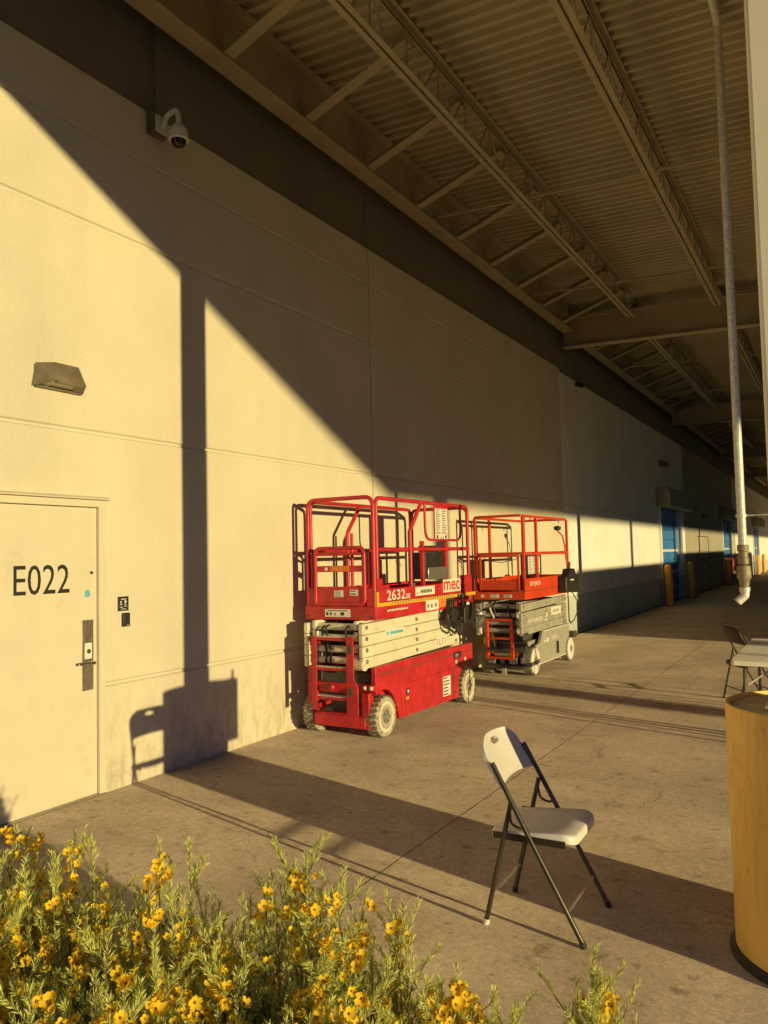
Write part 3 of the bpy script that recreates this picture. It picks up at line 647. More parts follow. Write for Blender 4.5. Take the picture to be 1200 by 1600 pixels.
# ------------------------------------------------------------------ scissor lifts
def wheel(parent, x, y, rad, wid, side, tyre, rim_m, lugs=True):
    """side +1: outer face to +X"""
    w2 = wid/2
    pr = [(rad*0.62, -w2), (rad*0.93, -w2), (rad*0.985, -w2*0.8), (rad*0.985, w2*0.8), (rad*0.93, w2), (rad*0.62, w2)]
    mb = MB().lathe((x, y, rad), 'x', pr, 36); lg = MB()
    if lugs:
        n = 22
        for k in range(n):
            a = 2*math.pi*k/n
            for sx, da in ((-1, 0.0), (1, 0.14)):
                ca = math.cos(a+da); sa = math.sin(a+da); c = Vector((x+sx*w2*0.52, y+ca*rad*0.985, rad+sa*rad*0.985))
                t = Vector((0, -sa, ca)); lg.bar(c-Vector((w2*0.46, 0, 0))+t*0.006*sx, c+Vector((w2*0.46, 0, 0))-t*0.006*sx, rad*0.15, rad*0.07, up=(0, ca, sa))
    wo = mb.build('wheel', tyre, parent)
    if lugs: lg.build('tread', M_MUD, wo)
    s = side
    MB().lathe((x, y, rad), 'x', [(rad*0.64, s*w2*0.7), (rad*0.66, s*w2*1.02), (rad*0.74, s*w2*1.06), (rad*0.60, s*w2*1.1), (rad*0.56, s*w2*0.86), (rad*0.36, s*w2*0.86), (0.0, s*w2*0.86)], 32).build('rim', rim_m, wo)
    hb = MB().lathe((x, y, rad), 'x', [(rad*0.36, s*w2*0.8), (rad*0.34, s*w2*1.05), (rad*0.17, s*w2*1.12), (rad*0.13, s*w2*1.3), (0, s*w2*1.3)], 24)
    for k in range(5):
        a = 2*math.pi*k/5; c = Vector((x+s*w2*1.05, y+math.cos(a)*rad*0.25, rad+math.sin(a)*rad*0.25)); hb.cyl(c, c+Vector((s*0.012, 0, 0)), 0.009, 6)
    hb.build('hub', M_HUB, wo)
    return wo

def arc(cy, cz, r, a0, a1, n=9):
    return [(cy+r*math.cos(R(a0+(a1-a0)*k/n)), cz+r*math.sin(R(a0+(a1-a0)*k/n))) for k in range(n+1)]

def placard_x(parent, name, x, y0, z0, y1, z1, m, rows=(), pm=None):
    p = MB().box(x, y0, z0, x+0.002, y1, z1).build(name, m, parent, smooth=False)
    if rows:
        mb = MB()
        for (a, b2, c, d2) in rows:
            mb.box(x+0.0021, y0+a*(y1-y0), z0+c*(z1-z0), x+0.0028, y0+b2*(y1-y0), z0+d2*(z1-z0))
        mb.build('printing', pm or M_BLACKP, p, smooth=False)
    return p
def placard_y(parent, name, y, x0, z0, x1, z1, m, rows=(), pm=None):
    p = MB().box(x0, y-0.002, z0, x1, y, z1).build(name, m, parent, smooth=False)
    if rows:
        mb = MB()
        for (a, b2, c, d2) in rows:
            mb.box(x0+a*(x1-x0), y-0.0028, z0+c*(z1-z0), x0+b2*(x1-x0), y-0.0021, z0+d2*(z1-z0))
        mb.build('printing', pm or M_BLACKP, p, smooth=False)
    return p
def print_rows(n, seed, cols=1):
    rr = random.Random(seed); out = []
    for k in range(n):
        for c in range(cols):
            a = 0.06+c/cols*0.94; z = 1-(k+0.85)/n; out.append((a, a+(0.86/cols)*rr.uniform(0.55, 0.95), z+0.2/n, z+0.55/n))
    return out

def arms(root, m, xs, y0, y1, layers, ht, tilt):
    """stack of folded scissor arms"""
    for i, z in enumerate(layers):
        for (xa, xb, sgn, dy) in xs:
            t = tilt*sgn
            a = Vector(((xa+xb)/2, y0+dy, z-t)); b = Vector(((xa+xb)/2, y1-dy, z+t))
            o = MB().bar(a, b, xb-xa, ht).build('scissor_arm', m, root, bevel=0.006)

def lift_one():
    L = thing('scissor_lift', (0.6, 7.42, 0), 'red scissor lift with cream folded arms parked against the wall', 'scissor lift', 'scissor lifts')
    xl, xr, y0, y1 = 0.195, 1.0, 6.35, 8.55
    # chassis
    ch = MB().box(0.30, 6.40, 0.13, 0.90, 8.50, 0.60).build('chassis', M_RED, L, bevel=0.006)
    side = [(6.335, 0.662), (8.555, 0.662), (8.555, 0.47), (8.525, 0.40)] + [p for p in arc(8.37, 0.19, 0.235, 52, 160)] + [(8.15, 0.095), (6.775, 0.115), (6.735, 0.24)] + [p for p in arc(6.47, 0.19, 0.25, 14, 122)]
    for (a, b2) in ((0.935, 0.985), (0.215, 0.265)):
        MB().prism_x(side, a, b2).build('side_panel', M_RED, ch, bevel=0.004)
    MB().box(0.9851, 6.82, 0.135, 0.992, 7.99, 0.435).build('battery_door', M_RED, ch, bevel=0.005)
    MB().box(0.9851, 6.40, 0.58, 0.9875, 8.53, 0.588).build('seam', M_DKGREY, ch)
    MB().box(0.9851, 8.0, 0.435, 0.989, 8.02, 0.115).build('hinge', M_DKGREY, ch)
    MB().cyl((0.992, 6.93, 0.355), (0.999, 6.93, 0.355), 0.032).build('latch', M_DKGREY, ch)
    MB().cyl((0.999, 6.93, 0.355), (1.003, 6.93, 0.355), 0.014).build('latch_core', M_LABEL, ch)
    MB().box(0.992, 6.90, 0.275, 0.994, 6.96, 0.30).build('small_decal', M_YELLOW, ch)
    placard_x(ch, 'white_placard', 0.9922, 7.73, 0.165, 7.92, 0.375, M_LABEL, print_rows(6, 1))
    MB().box(0.9852, 8.03, 0.535, 0.991, 8.22, 0.605).build('charger_socket', M_BLACK, ch, bevel=0.004)
    MB().box(0.991, 8.06, 0.55, 0.993, 8.15, 0.585).build('socket_cover', M_HUB, ch)
    for (yy, zz) in ((8.10, 0.495), (8.34, 0.50)): MB().cyl((0.985, yy, zz), (0.988, yy, zz), 0.022).build('round_decal', M_LABEL, ch)
    for (yy, zz) in ((6.40, 0.62), (7.70, 0.47), (8.08, 0.44), (8.06, 0.17), (8.50, 0.58)): MB().cyl((0.985, yy, zz), (0.991, yy, zz), 0.011, 8).build('bolt', M_DKGREY, ch)
    # front end: bumper, posts, lamps
    MB().prism_x([(6.27, 0.10), (6.37, 0.10), (6.37, 0.22), (6.30, 0.225), (6.27, 0.20)], 0.33, 0.90).build('bumper', M_RED, ch, bevel=0.006)
    MB().box(0.86, 6.28, 0.101, 0.94, 6.37, 0.43).build('bumper_post', M_RED, ch, bevel=0.006)
    MB().box(0.24, 6.30, 0.18, 0.32, 6.37, 0.50).build('bumper_post', M_RED, ch, bevel=0.006)
    MB().box(0.33, 6.385, 0.10, 0.90, 6.397, 0.60).build('front_plate', M_DKGREY, ch)
    MB().box(0.30, 6.34, 0.405, 0.86, 6.384, 0.50).build('cross_member', M_RED, ch, bevel=0.005)
    MB().box(0.86, 6.30, 0.44, 0.98, 6.40, 0.50).build('lamp_bracket', M_RED, ch, bevel=0.006)
    for x in (0.885, 0.955): MB().lathe((x, 6.297, 0.475), 'y', [(0.0, -0.012), (0.016, -0.008), (0.02, 0.0), (0.02, 0.003)], 14).build('lamp', M_LABEL, ch)
    for x, z in ((0.50, 0.455), (0.76, 0.43)): MB().lathe((x, 6.338, z), 'y', [(0.0, -0.05), (0.025, -0.045), (0.035, -0.02), (0.022, 0.0)], 12).build('tie_down_ring', M_RED, ch)
    # wheels
    wheel(L, 0.955, 6.47, 0.192, 0.115, 1, M_TYRE, M_RIM); wheel(L, 0.245, 6.47, 0.192, 0.115, -1, M_TYRE, M_RIM)
    wheel(L, 0.955, 8.37, 0.192, 0.115, 1, M_TYRE, M_RIM); wheel(L, 0.245, 8.37, 0.192, 0.115, -1, M_TYRE, M_RIM)
    # ladder
    lad = MB().prism_x([(6.14, 0.27), (6.20, 0.27), (6.20, 0.955), (6.14, 0.955)], 0.40, 0.408).prism_x([(6.14, 0.27), (6.148, 0.27), (6.148, 0.955), (6.14, 0.955)], 0.408, 0.455)
    lo = lad.build('ladder', M_RED, L, bevel=0.003)
    pl = MB(); hole = lambda cz: [(0.832+0.022*math.cos(a), cz+0.048*math.sin(a)) for a in [2*math.pi*k/16 for k in range(16)]]
    pl.prism_y([(0.79, 0.25), (0.90, 0.235), (0.915, 0.26), (0.915, 0.50), (0.895, 0.545), (0.872, 0.565), (0.872, 0.96), (0.795, 0.965)], 6.135, 6.147)
    pl.box(0.79, 6.147, 0.25, 0.80, 6.21, 0.96)
    pl.build('ladder_plate', M_RED, lo, bevel=0.003)
    for cz in (0.845, 0.46): MB().prism_y(hole(cz), 6.1325, 6.1349).build('hand_hole', M_DKGREY, lo)
    for z in (0.935, 0.655, 0.385):
        MB().box(0.409, 6.15, z-0.014, 0.789, 6.235, z+0.014).build('step', M_RED, lo, bevel=0.003)
        mb = MB()
        for k in range(16): mb.box(0.425+k*0.0225, 6.150, z+0.0141, 0.436+k*0.0225, 6.225, z+0.021)
        mb.build('step_tread', M_CREAM, lo, smooth=False)
    for z in (0.30, 0.90):
        for x in (0.43, 0.80): MB().box(x-0.015, 6.21, z-0.02, x+0.015, 6.40, z+0.02).build('ladder_bracket', M_RED, lo)
    # folded arms
    lay = [0.722, 0.827, 0.932, 1.037]
    arms(L, M_CREAM, [(0.885, 0.930, 1, 0.0), (0.265, 0.310, 1, 0.0)], 6.21, 8.30, lay, 0.100, 0.016)
    arms(L, M_CREAM, [(0.815, 0.855, -1, 0.03), (0.345, 0.385, -1, 0.03)], 6.21, 8.30, lay, 0.088, 0.016)
    for z in lay:
        MB().cyl((0.386, 6.30, z), (0.814, 6.30, z), 0.034, 18).build('cross_tube', M_CREAM, L)
        for x in (0.325, 0.87): MB().cyl((x-0.012, 6.29, z), (x+0.012, 6.29, z), 0.045, 18).build('spacer', M_HUB, L)
        for yy in (6.28, 7.27, 8.22): MB().cyl((0.9301, yy, z), (0.938, yy, z), 0.020, 14).build('pivot_pin', M_HUB, L)
    MB().cyl((0.83, 6.26, 0.70), (0.92, 6.26, 0.70), 0.062, 22).build('slide_roller', M_CREAM, L)
    for (xa, dz, r0) in ((0.47, 0.0, 0.011), (0.52, 0.02, 0.009), (0.74, 0.01, 0.010)):
        MB().tube(fillet([(xa, 6.42, 1.08), (xa, 6.20, 1.02+dz), (xa+0.03, 6.23, 0.86), (xa, 6.30, 0.78+dz), (xa+0.02, 6.24, 0.68), (xa, 6.40, 0.58)], 0.05), r0, 8).build('hydraulic_hose', M_BLACK, L)
    MB().box(0.34, 6.25, 0.52, 0.39, 6.33, 0.66).build('valve_block', M_HUB, L, bevel=0.006)
    MB().box(0.40, 6.45, 0.66, 0.80, 8.2, 1.06).build('lift_cylinder_bay', M_DKGREY, L)
    placard_x(L, 'white_sticker', 0.9305, 6.62, 0.905, 7.00, 0.985, M_LABEL, [(0.25, 0.95, 0.35, 0.7), (0.08, 0.18, 0.3, 0.75)], M_BLUETAPE)
    placard_x(L, 'number_sticker', 0.9305, 7.72, 0.70, 7.99, 0.80, M_LABEL, [(0.08, 0.12, 0.15, 0.85), (0.28, 0.32, 0.15, 0.85), (0.28, 0.42, 0.15, 0.25), (0.55, 0.59, 0.15, 0.85), (0.55, 0.7, 0.75, 0.85), (0.82, 0.86, 0.2, 0.85)], M_RED2)
    # platform
    pf = MB().box(xl+0.012, y0+0.012, 1.115, xr-0.012, y1-0.012, 1.17).build('platform', M_RED, L, bevel=0.004)
    MB().box(xr-0.011, y0+0.001, 1.10, xr, 7.86, 1.225).build('side_skirt', M_RED, pf, bevel=0.003)
    MB().box(xl, y0+0.001, 1.10, xl+0.011, y1-0.001, 1.225).build('side_skirt', M_RED, pf, bevel=0.003)
    MB().box(xl, y0-0.012, 1.098, xr, y0, 1.225).build('end_beam', M_RED, pf, bevel=0.003)
    MB().box(xl, y1, 1.098, xr, y1+0.012, 1.225).build('end_beam', M_RED, pf, bevel=0.003)
    MB().box(xr-0.010, 6.49, 1.262, xr-0.002, 8.48, 1.385).build('toe_board', M_RED, pf, bevel=0.002)
    MB().box(xl+0.002, 6.42, 1.23, xl+0.010, 8.48, 1.385).build('toe_board', M_RED, pf, bevel=0.002)
    MB().box(xl+0.03, y1-0.02, 1.23, xr-0.03, y1-0.012, 1.385).build('toe_board', M_RED, pf, bevel=0.002)
    MB().box(xr-0.010, 6.40, 1.262, xr-0.001, 6.485, 1.485).build('corner_plate', M_RED, pf, bevel=0.003)
    MB().box(xr-0.012, 8.24, 1.24, xr-0.001, 8.56, 1.46).build('corner_plate', M_RED, pf, bevel=0.003)
    MB().box(xl+0.02, y0-0.006, 1.228, xl+0.13, y0+0.004, 1.40).build('corner_plate', M_RED, pf, bevel=0.003)
    MB().box(xr-0.10, y0-0.006, 1.228, xr-0.01, y0+0.004, 1.40).build('corner_plate', M_RED, pf, bevel=0.003)
    yb = MB().box(xr+0.0005, 6.352, 1.222, xr+0.008, 6.395, 1.36).bar((xr+0.005, 6.395, 1.240), (xr+0.005, 8.63, 1.238), 0.009, 0.036)
    yb.build('yellow_slide_bar', M_YELLOW, pf)
    mb = MB()
    for k in range(26):
        a = 6.62+k*0.055
        mb.prism_x([(a, 1.228), (a+0.02, 1.228), (a+0.035, 1.254), (a+0.015, 1.254)], xr+0.0097, xr+0.0104)
    mb.build('slide_bar_marks', M_BRASS, pf, smooth=False)
    # lettering
    text('lettering', '2632', M_LABEL, pf, 'x', xr+0.0005, 6.555, 1.270, 0.365, 0.10, bold=0.012)
    text('lettering', 'SE', M_LABEL, pf, 'x', xr+0.0005, 6.93, 1.270, 0.10, 0.048, bold=0.012)
    placard_x(pf, 'white_sticker', xr-0.0018, 7.14, 1.283, 7.58, 1.372, M_LABEL, [(0.08, 0.13, 0.2, 0.35)]+[(0.26+k*0.075, 0.31+k*0.075, 0.25+0.02*(k%2), 0.62+0.03*(k%3)) for k in range(8)])
    p2 = placard_x(pf, 'maker_sticker', xr+0.0002, 7.78, 1.285, 8.235, 1.425, M_LABEL)
    text('lettering', 'mec', M_RED2, p2, 'x', xr+0.0032, 7.80, 1.303, 0.41, 0.105, bold=0.02)
    mb = MB()
    for k in range(14): mb.box(xr+0.0002, 6.56+k*0.03, 1.165+0.002*(k % 3), xr+0.0008, 6.582+k*0.03, 1.182+0.004*(k % 2))
    mb.build('small_lettering', M_LABEL, pf, smooth=False)
    placard_x(pf, 'white_sticker', xr+0.0004, 7.36, 1.115, 7.66, 1.222, M_LABEL, [(0.12, 0.22, 0.3, 0.6), (0.4, 0.5, 0.25, 0.6), (0.72, 0.82, 0.3, 0.65)])
    MB().box(xr+0.0004, 7.67, 1.13, xr+0.002, 7.84, 1.222).build('orange_sticker', M_ORSTICK, pf)
    placard_y(pf, 'white_placard', y0-0.0122, 0.43, 1.125, 0.72, 1.20, M_LABEL, [(0.05, 0.13, 0.2, 0.6), (0.2, 0.26, 0.2, 0.6), (0.38, 0.42, 0.2, 0.5), (0.62, 0.76, 0.2, 0.6), (0.1, 0.9, 0.75, 0.85)])
    for x in (0.23, 0.96): MB().cyl((x, y0-0.012, 1.125), (x, y0-0.018, 1.125), 0.012, 8).build('bolt', M_DKGREY, pf)
    # guard rails
    tr = 0.0205
    def rail(pts, nm='guard_rail', r=tr, fr=0.07): return MB().tube(fillet(pts, fr), r, 12).build(nm, M_RED, L)
    for x in (xr-0.022, xl+0.022):
        s = rail([(x, y0+0.065, 1.17), (x, y0+0.065, 2.255), (x, y1-0.03, 2.255), (x, y1-0.03, 1.17)])
        MB().cyl((x, y0+0.065, 1.762), (x, y1-0.03, 1.762), 0.0195, 12).build('mid_rail', M_RED, s)
        MB().tube(fillet([(x, 7.09, 1.17), (x, 7.09, 1.95), (x, 7.36, 2.255)], 0.08), 0.021, 12).build('bent_post', M_RED, s)
        MB().cyl((x-0.03*(1 if x > .6 else -1), 7.13, 1.17), (x-0.03*(1 if x > .6 else -1), 7.13, 1.95), 0.017, 10).build('inner_post', M_RED, s)
    x = xr-0.022
    ef = rail([(xl+0.03, y0+0.012, 1.17), (xl+0.03, y0+0.012, 2.262), (xr-0.022, y0+0.012, 2.262), (xr-0.022, y0+0.012, 1.17)], 'end_frame', fr=0.09)
    rail([(xl+0.03, y1-0.012, 1.17), (xl+0.03, y1-0.012, 2.25), (xr-0.03, y1-0.012, 2.25), (xr-0.03, y1-0.012, 1.17)], 'end_frame', fr=0.09)
    for xx in (xl+0.075, xr-0.075): MB().cyl((xx, y0+0.02, 1.17), (xx, y0+0.02, 1.74), 0.016, 10).build('hinge_post', M_RED, ef)
    gate = MB().tube(fillet([(0.325, y0-0.012, 1.245), (0.325, y0-0.012, 1.785), (0.885, y0-0.012, 1.785), (0.885, y0-0.012, 1.245), (0.325, y0-0.012, 1.245)], 0.06), 0.018, 12).build('entry_gate', M_RED, L)
    MB().cyl((0.35, y0-0.012, 1.725), (0.86, y0-0.012, 1.725), 0.014, 10).build('gate_bar', M_RED, gate)
    MB().box(0.34, y0-0.016, 1.555, 0.872, y0-0.008, 1.615).build('gate_band', M_RED, gate)
    MB().box(0.345, y0-0.014, 1.262, 0.868, y0-0.007, 1.415).build('gate_kick_plate', M_RED, gate)
    placard_y(gate, 'orange_sticker', y0-0.0165, 0.50, 1.562, 0.72, 1.610, M_ORSTICK); MB().cyl((0.455, y0-0.0165, 1.585), (0.455, y0-0.020, 1.585), 0.018, 14).build('round_decal', M_LABEL, gate)
    placard_y(gate, 'decal', y0-0.0143, 0.54, 1.315, 0.645, 1.38, M_LABEL, print_rows(5, 3)); placard_y(gate, 'decal', y0-0.0143, 0.72, 1.33, 0.81, 1.385, M_LABEL, print_rows(2, 5))
    MB().box(0.885, y0-0.02, 1.735, 0.935, y0+0.01, 1.77).build('gate_latch', M_BLACK, gate)
    # hoop and hanging card near the far end of the right rail
    hp = MB().tube(fillet([(x, 7.43, 2.25), (x+0.004, 7.43, 1.86), (x+0.004, 8.32, 1.86), (x, 8.32, 2.25)], 0.12), 0.014, 10).build('hanger_hoop', M_RED, L)
    cd = placard_x(hp, 'instruction_card', x+0.006, 7.66, 1.93, 7.97, 2.205, M_LABEL, print_rows(14, 9, 2)); MB().box(x+0.0005, 7.64, 1.86, x+0.005, 7.99, 2.235).build('card_frame', M_RED, hp)
    placard_x(hp, 'number_card', x+0.006, 7.66, 1.865, 7.97, 1.925, M_LABEL, [(0.1, 0.22, 0.2, 0.8), (0.42, 0.48, 0.2, 0.5), (0.6, 0.65, 0.2, 0.6), (0.78, 0.9, 0.25, 0.8)])
    # document box and silver tray
    db = MB().box(0.72, 7.52, 1.44, 0.93, 7.94, 1.73).build('document_box', M_BLACK, L, bevel=0.012)
    MB().box(0.80, 7.60, 1.732, 0.90, 7.90, 1.80).build('box_flap', M_BLACK, db, bevel=0.006)
    MB().box(0.935, 7.55, 1.43, 0.945, 8.02, 1.565).build('silver_tray', M_SILVER, L, bevel=0.004)
    for yy in (7.50, 8.06): MB().box(0.88, yy-0.02, 1.17, 0.92, yy+0.02, 1.85).build('box_post', M_RED, L, bevel=0.003)
    # control box and slack cable hanging outside

    cb = MB().prism_x([(8.10, 0.93), (8.32, 0.92), (8.44, 1.02), (8.36, 1.14), (8.26, 1.17), (8.12, 1.10)], 1.012, 1.10).build('control_box', M_BLACK, L, bevel=0.012)
    MB().cyl((1.055, 8.17, 1.12), (1.06, 8.14, 1.22), 0.015, 12).lathe((1.06, 8.14, 1.20), 'z', [(0.016, 0), (0.026, 0.02), (0.024, 0.05), (0.0, 0.06)], 12).build('joystick', M_BLACK, cb)
    MB().box(1.102, 8.16, 1.13, 1.106, 8.24, 1.16).build('joystick_tag', M_LABEL, cb)
    mb = MB().box(1.03, 8.40, 0.84, 1.12, 8.66, 0.98); mb.build('battery_pack', M_DKGREY, cb, bevel=0.014)
    MB().prism_x([(8.46, 0.87), (8.60, 0.92), (8.58, 0.97), (8.44, 0.92)], 1.121, 1.124).build('pack_label', M_SILVER, cb)
    pts = []
    for k in range(110):
        a = k*0.6; u = k/109
        pts.append((1.04+0.026*math.cos(a), 7.80+u*0.36+0.01*math.sin(a*3), 1.05+0.03*math.sin(a)-0.14*math.sin(u*math.pi)))
    MB().tube(pts, 0.009, 6).build('coiled_cable', M_BLACK, cb)
    MB().tube(fillet([(1.03, 7.90, 1.20), (1.04, 7.76, 1.05), (1.05, 7.82, 0.88), (1.04, 8.0, 0.82), (1.04, 8.06, 0.92), (1.04, 8.14, 0.98)], 0.08), 0.013, 8).build('cable', M_BLACK, cb)
    MB().tube(fillet([(1.03, 8.0, 1.20), (1.05, 7.90, 1.02), (1.05, 8.02, 0.84), (1.04, 8.10, 0.78), (1.04, 8.16, 0.95)], 0.06), 0.011, 8).build('cable', M_BLACK, cb)
    MB().prism_x([(7.78, 0.95), (7.90, 0.90), (8.02, 0.97), (8.05, 1.08), (7.92, 1.12), (7.80, 1.06)], 1.011, 1.05).build('cable_bag', M_BLACK, cb, bevel=0.012)
    MB().box(xr+0.0004, 7.86, 1.10, xr+0.0015, 8.05, 1.22).build('dark_decal', M_DKGREY, pf)
    # floor clutter in the platform
    MB().lathe((0.86, 7.36, 1.17), 'z', [(0.05, 0), (0.055, 0.12), (0.03, 0.2), (0.03, 0.24), (0, 0.25)], 12).build('floor_fitting', M_BLACK, L)
    return L

def lift_two():
    L = thing('scissor_lift', (0.68, 11.25, 0), 'orange-red scissor lift with grey arms and chassis parked behind the cream-armed one', 'scissor lift', 'scissor lifts')
    xl, xr, y0, y1 = 0.295, 1.05, 10.22, 12.25
    ch = MB().box(0.40, 10.42, 0.13, 0.94, 12.12, 0.46).build('chassis', M_GREY, L, bevel=0.006)
    side = [(10.62, 0.40), (10.80, 0.42), (10.95, 0.585), (12.17, 0.585), (12.17, 0.40), (12.0, 0.30), (11.96, 0.12), (10.74, 0.12), (10.72, 0.30)]
    for (a, b2) in ((0.985, 1.03), (0.315, 0.36)): MB().prism_x(side, a, b2).build('side_tray', M_GREY, ch, bevel=0.004)
    MB().box(1.0301, 10.78, 0.14, 1.036, 11.60, 0.37).build('tray_door', M_GREY, ch, bevel=0.004)
    MB().box(1.0362, 11.50, 0.19, 1.038, 11.62, 0.37).build('vent', M_BLACK, ch)
    mb = MB()
    for k in range(14): mb.box(1.0302, 10.76+k*0.09, 0.122, 1.0325, 10.81+k*0.09, 0.14)
    for k in range(16): mb.box(1.0302, 10.98+k*0.075, 0.56, 1.0325, 11.02+k*0.075, 0.575)
    mb.build('edge_marks', M_LABEL, ch, smooth=False)
    placard_x(ch, 'sticker', 1.0303, 10.96, 0.40, 11.16, 0.46, M_LABEL, print_rows(2, 4)); placard_x(ch, 'sticker', 1.0303, 11.35, 0.42, 11.52, 0.47, M_LABEL, print_rows(2, 6))
    MB().box(0.40, 10.28, 0.10, 0.98, 10.41, 0.16).build('front_bumper', M_DKGREY, ch, bevel=0.006)
    MB().box(0.40, 10.405, 0.165, 0.96, 10.418, 0.44).build('front_plate', M_DKGREY, ch)
    MB().box(0.66, 10.24, 0.02, 0.72, 10.30, 0.12).build('tow_foot', M_GREY, ch, bevel=0.004)
    MB().box(0.97, 12.17, 0.36, 1.10, 12.36, 0.45).build('rear_step', M_DKGREY, ch, bevel=0.005)
    MB().cyl((0.38, 10.40, 0.44), (0.38, 10.40, 0.52), 0.04, 12).build('amber_light', M_ORANGE, ch)
    wheel(L, 0.985, 10.54, 0.20, 0.125, 1, M_TYRE2, M_LABEL, False); wheel(L, 0.37, 10.54, 0.20, 0.125, -1, M_TYRE2, M_LABEL, False)
    wheel(L, 0.985, 12.20-0.02, 0.19, 0.115, 1, M_TYRE2, M_LABEL, False); wheel(L, 0.37, 12.18, 0.19, 0.115, -1, M_TYRE2, M_LABEL, False)
    for x in (0.985, 0.37):
        s = 1 if x > .6 else -1
        MB().lathe((x, 10.54, 0.20), 'x', [(0.178, s*0.064), (0.172, s*0.068), (0.0, s*0.068)], 28).build('wheel_cover', M_WHITE, L)
        MB().lathe((x, 12.18, 0.19), 'x', [(0.168, s*0.059), (0.162, s*0.063), (0.0, s*0.063)], 28).build('wheel_cover', M_WHITE, L)
    # ladder
    lo = MB().box(0.455, 10.19, 0.25, 0.497, 10.235, 0.80).build('ladder', M_RED2, L, bevel=0.004)
    MB().box(0.82, 10.19, 0.25, 0.862, 10.235, 0.80).build('ladder_rail', M_RED2, lo, bevel=0.004)
    for z in (0.785, 0.53, 0.265): MB().box(0.4975, 10.192, z-0.016, 0.8195, 10.232, z+0.016).build('step', M_RED2, lo, bevel=0.004)
    for x in (0.475, 0.84): MB().box(x-0.012, 10.236, 0.29, x+0.012, 10.42, 0.32).build('ladder_bracket', M_RED2, lo)
    # arms
    lay = [0.635, 0.740, 0.845, 0.965]
    arms(L, M_GREY, [(0.965, 1.005, 1, 0.0), (0.335, 0.375, 1, 0.0)], 10.16, 12.16, lay, 0.102, 0.014)
    arms(L, M_GREY, [(0.90, 0.935, -1, 0.03), (0.405, 0.44, -1, 0.03)], 10.20, 12.14, lay, 0.090, 0.014)
    for i, z in enumerate(lay):
        MB().cyl((0.441, 10.27, z), (0.899, 10.27, z), 0.034, 16).build('cross_tube', M_GREY, L)
        for x in (0.39, 0.95): MB().cyl((x-0.014, 10.20, z), (x+0.014, 10.20, z), 0.05, 16).build('roller', M_LABEL if i % 2 == 0 else M_HUB, L)
        for yy in (10.25, 11.2, 12.08): MB().cyl((1.005, yy, z), (1.012, yy, z), 0.018, 12).build('pivot_pin', M_HUB, L)
    MB().box(0.46, 10.45, 0.47, 0.88, 12.05, 1.0).build('lift_cylinder_bay', M_DKGREY, L)
    for (xa, dz, r0) in ((0.52, 0.0, 0.011), (0.57, 0.03, 0.010), (0.78, 0.01, 0.012)):
        MB().tube(fillet([(xa, 10.44, 1.02), (xa, 10.21, 0.95+dz), (xa+0.05, 10.25, 0.80), (xa-0.02, 10.30, 0.68+dz), (xa+0.03, 10.27, 0.52), (xa, 10.38, 0.40)], 0.05), r0, 8).build('hydraulic_hose', M_LABEL if xa < 0.55 else M_BLACK, L)
    for (xa, ya, za, w) in ((0.44, 10.30, 0.17, 0.10), (0.60, 10.33, 0.17, 0.07), (0.74, 10.31, 0.17, 0.11), (0.90, 10.34, 0.17, 0.05)):
        MB().box(xa, ya, za, xa+w, ya+0.07, za+0.09).build('drive_fitting', M_HUB, ch, bevel=0.008)
    MB().cyl((0.55, 10.30, 0.30), (0.88, 10.30, 0.30), 0.022, 12).build('steer_cylinder', M_SILVER, ch)
    for y in (10.40, 10.62, 11.0, 11.9):
        MB().box(xr-0.046, y-0.012, 2.14, xr-0.043, y+0.012, 2.22).build('rail_clip', M_DKGREY, L)
    MB().tube([(xl+0.05, 10.30, 1.69), (0.5, 10.27, 1.60), (0.7, 10.26, 1.57), (0.9, 10.28, 1.61), (xr-0.05, 10.30, 1.69)], 0.005, 6).build('gate_chain', M_DKGREY, L)
    MB().box(0.70, 11.4, 1.12, 0.92, 11.7, 1.30).build('tool_tray', M_BLACK, L, bevel=0.01)
    text('maker_lettering', 'SKYJACK', M_LABEL, L, 'x', 1.0058, 10.40, 0.715, 0.62, 0.075, bold=0.01)
    MB().prism_x([(11.14, 0.70), (11.20, 0.70), (11.24, 0.82), (11.18, 0.82)], 1.0055, 1.0075).build('white_decal', M_LABEL, L)
    placard_x(L, 'number_sticker', 1.0055, 11.40, 0.765, 11.86, 0.88, M_LABEL, [(0.18+k*0.13, 0.27+k*0.13, 0.28, 0.68) for k in range(5)], M_GREY)
    # platform
    pf = MB().box(xl+0.012, y0+0.012, 1.075, xr-0.012, y1-0.012, 1.12).build('platform', M_RED2, L, bevel=0.004)
    for x in (xr-0.012, xl): MB().box(x, y0+0.001, 1.062, x+0.012, y1-0.001, 1.345).build('toe_board', M_RED2, pf, bevel=0.003)
    MB().box(xl, y0-0.012, 1.06, xr, y0, 1.165).build('end_beam', M_RED2, pf, bevel=0.003)
    MB().box(xl, y1, 1.06, xr, y1+0.012, 1.345).build('end_beam', M_RED2, pf, bevel=0.003)
    MB().box(xr+0.0003, y0+0.02, 1.172, xr+0.004, y1-0.05, 1.18).build('fold_line', M_DKGREY, pf)
    placard_y(pf, 'sticker', y0-0.0122, 0.54, 1.085, 0.67, 1.135, M_LABEL, print_rows(2, 11)); placard_y(pf, 'sticker', y0-0.0122, 0.74, 1.09, 0.86, 1.13, M_LABEL, print_rows(2, 12)); placard_y(pf, 'sticker', y0-0.0122, 0.40, 1.09, 0.45, 1.13, M_LABEL)
    text('maker_lettering', 'SKYJACK', M_LABEL, pf, 'x', xr+0.0008, 10.40, 1.225, 0.46, 0.075, bold=0.01, shear=0.2)
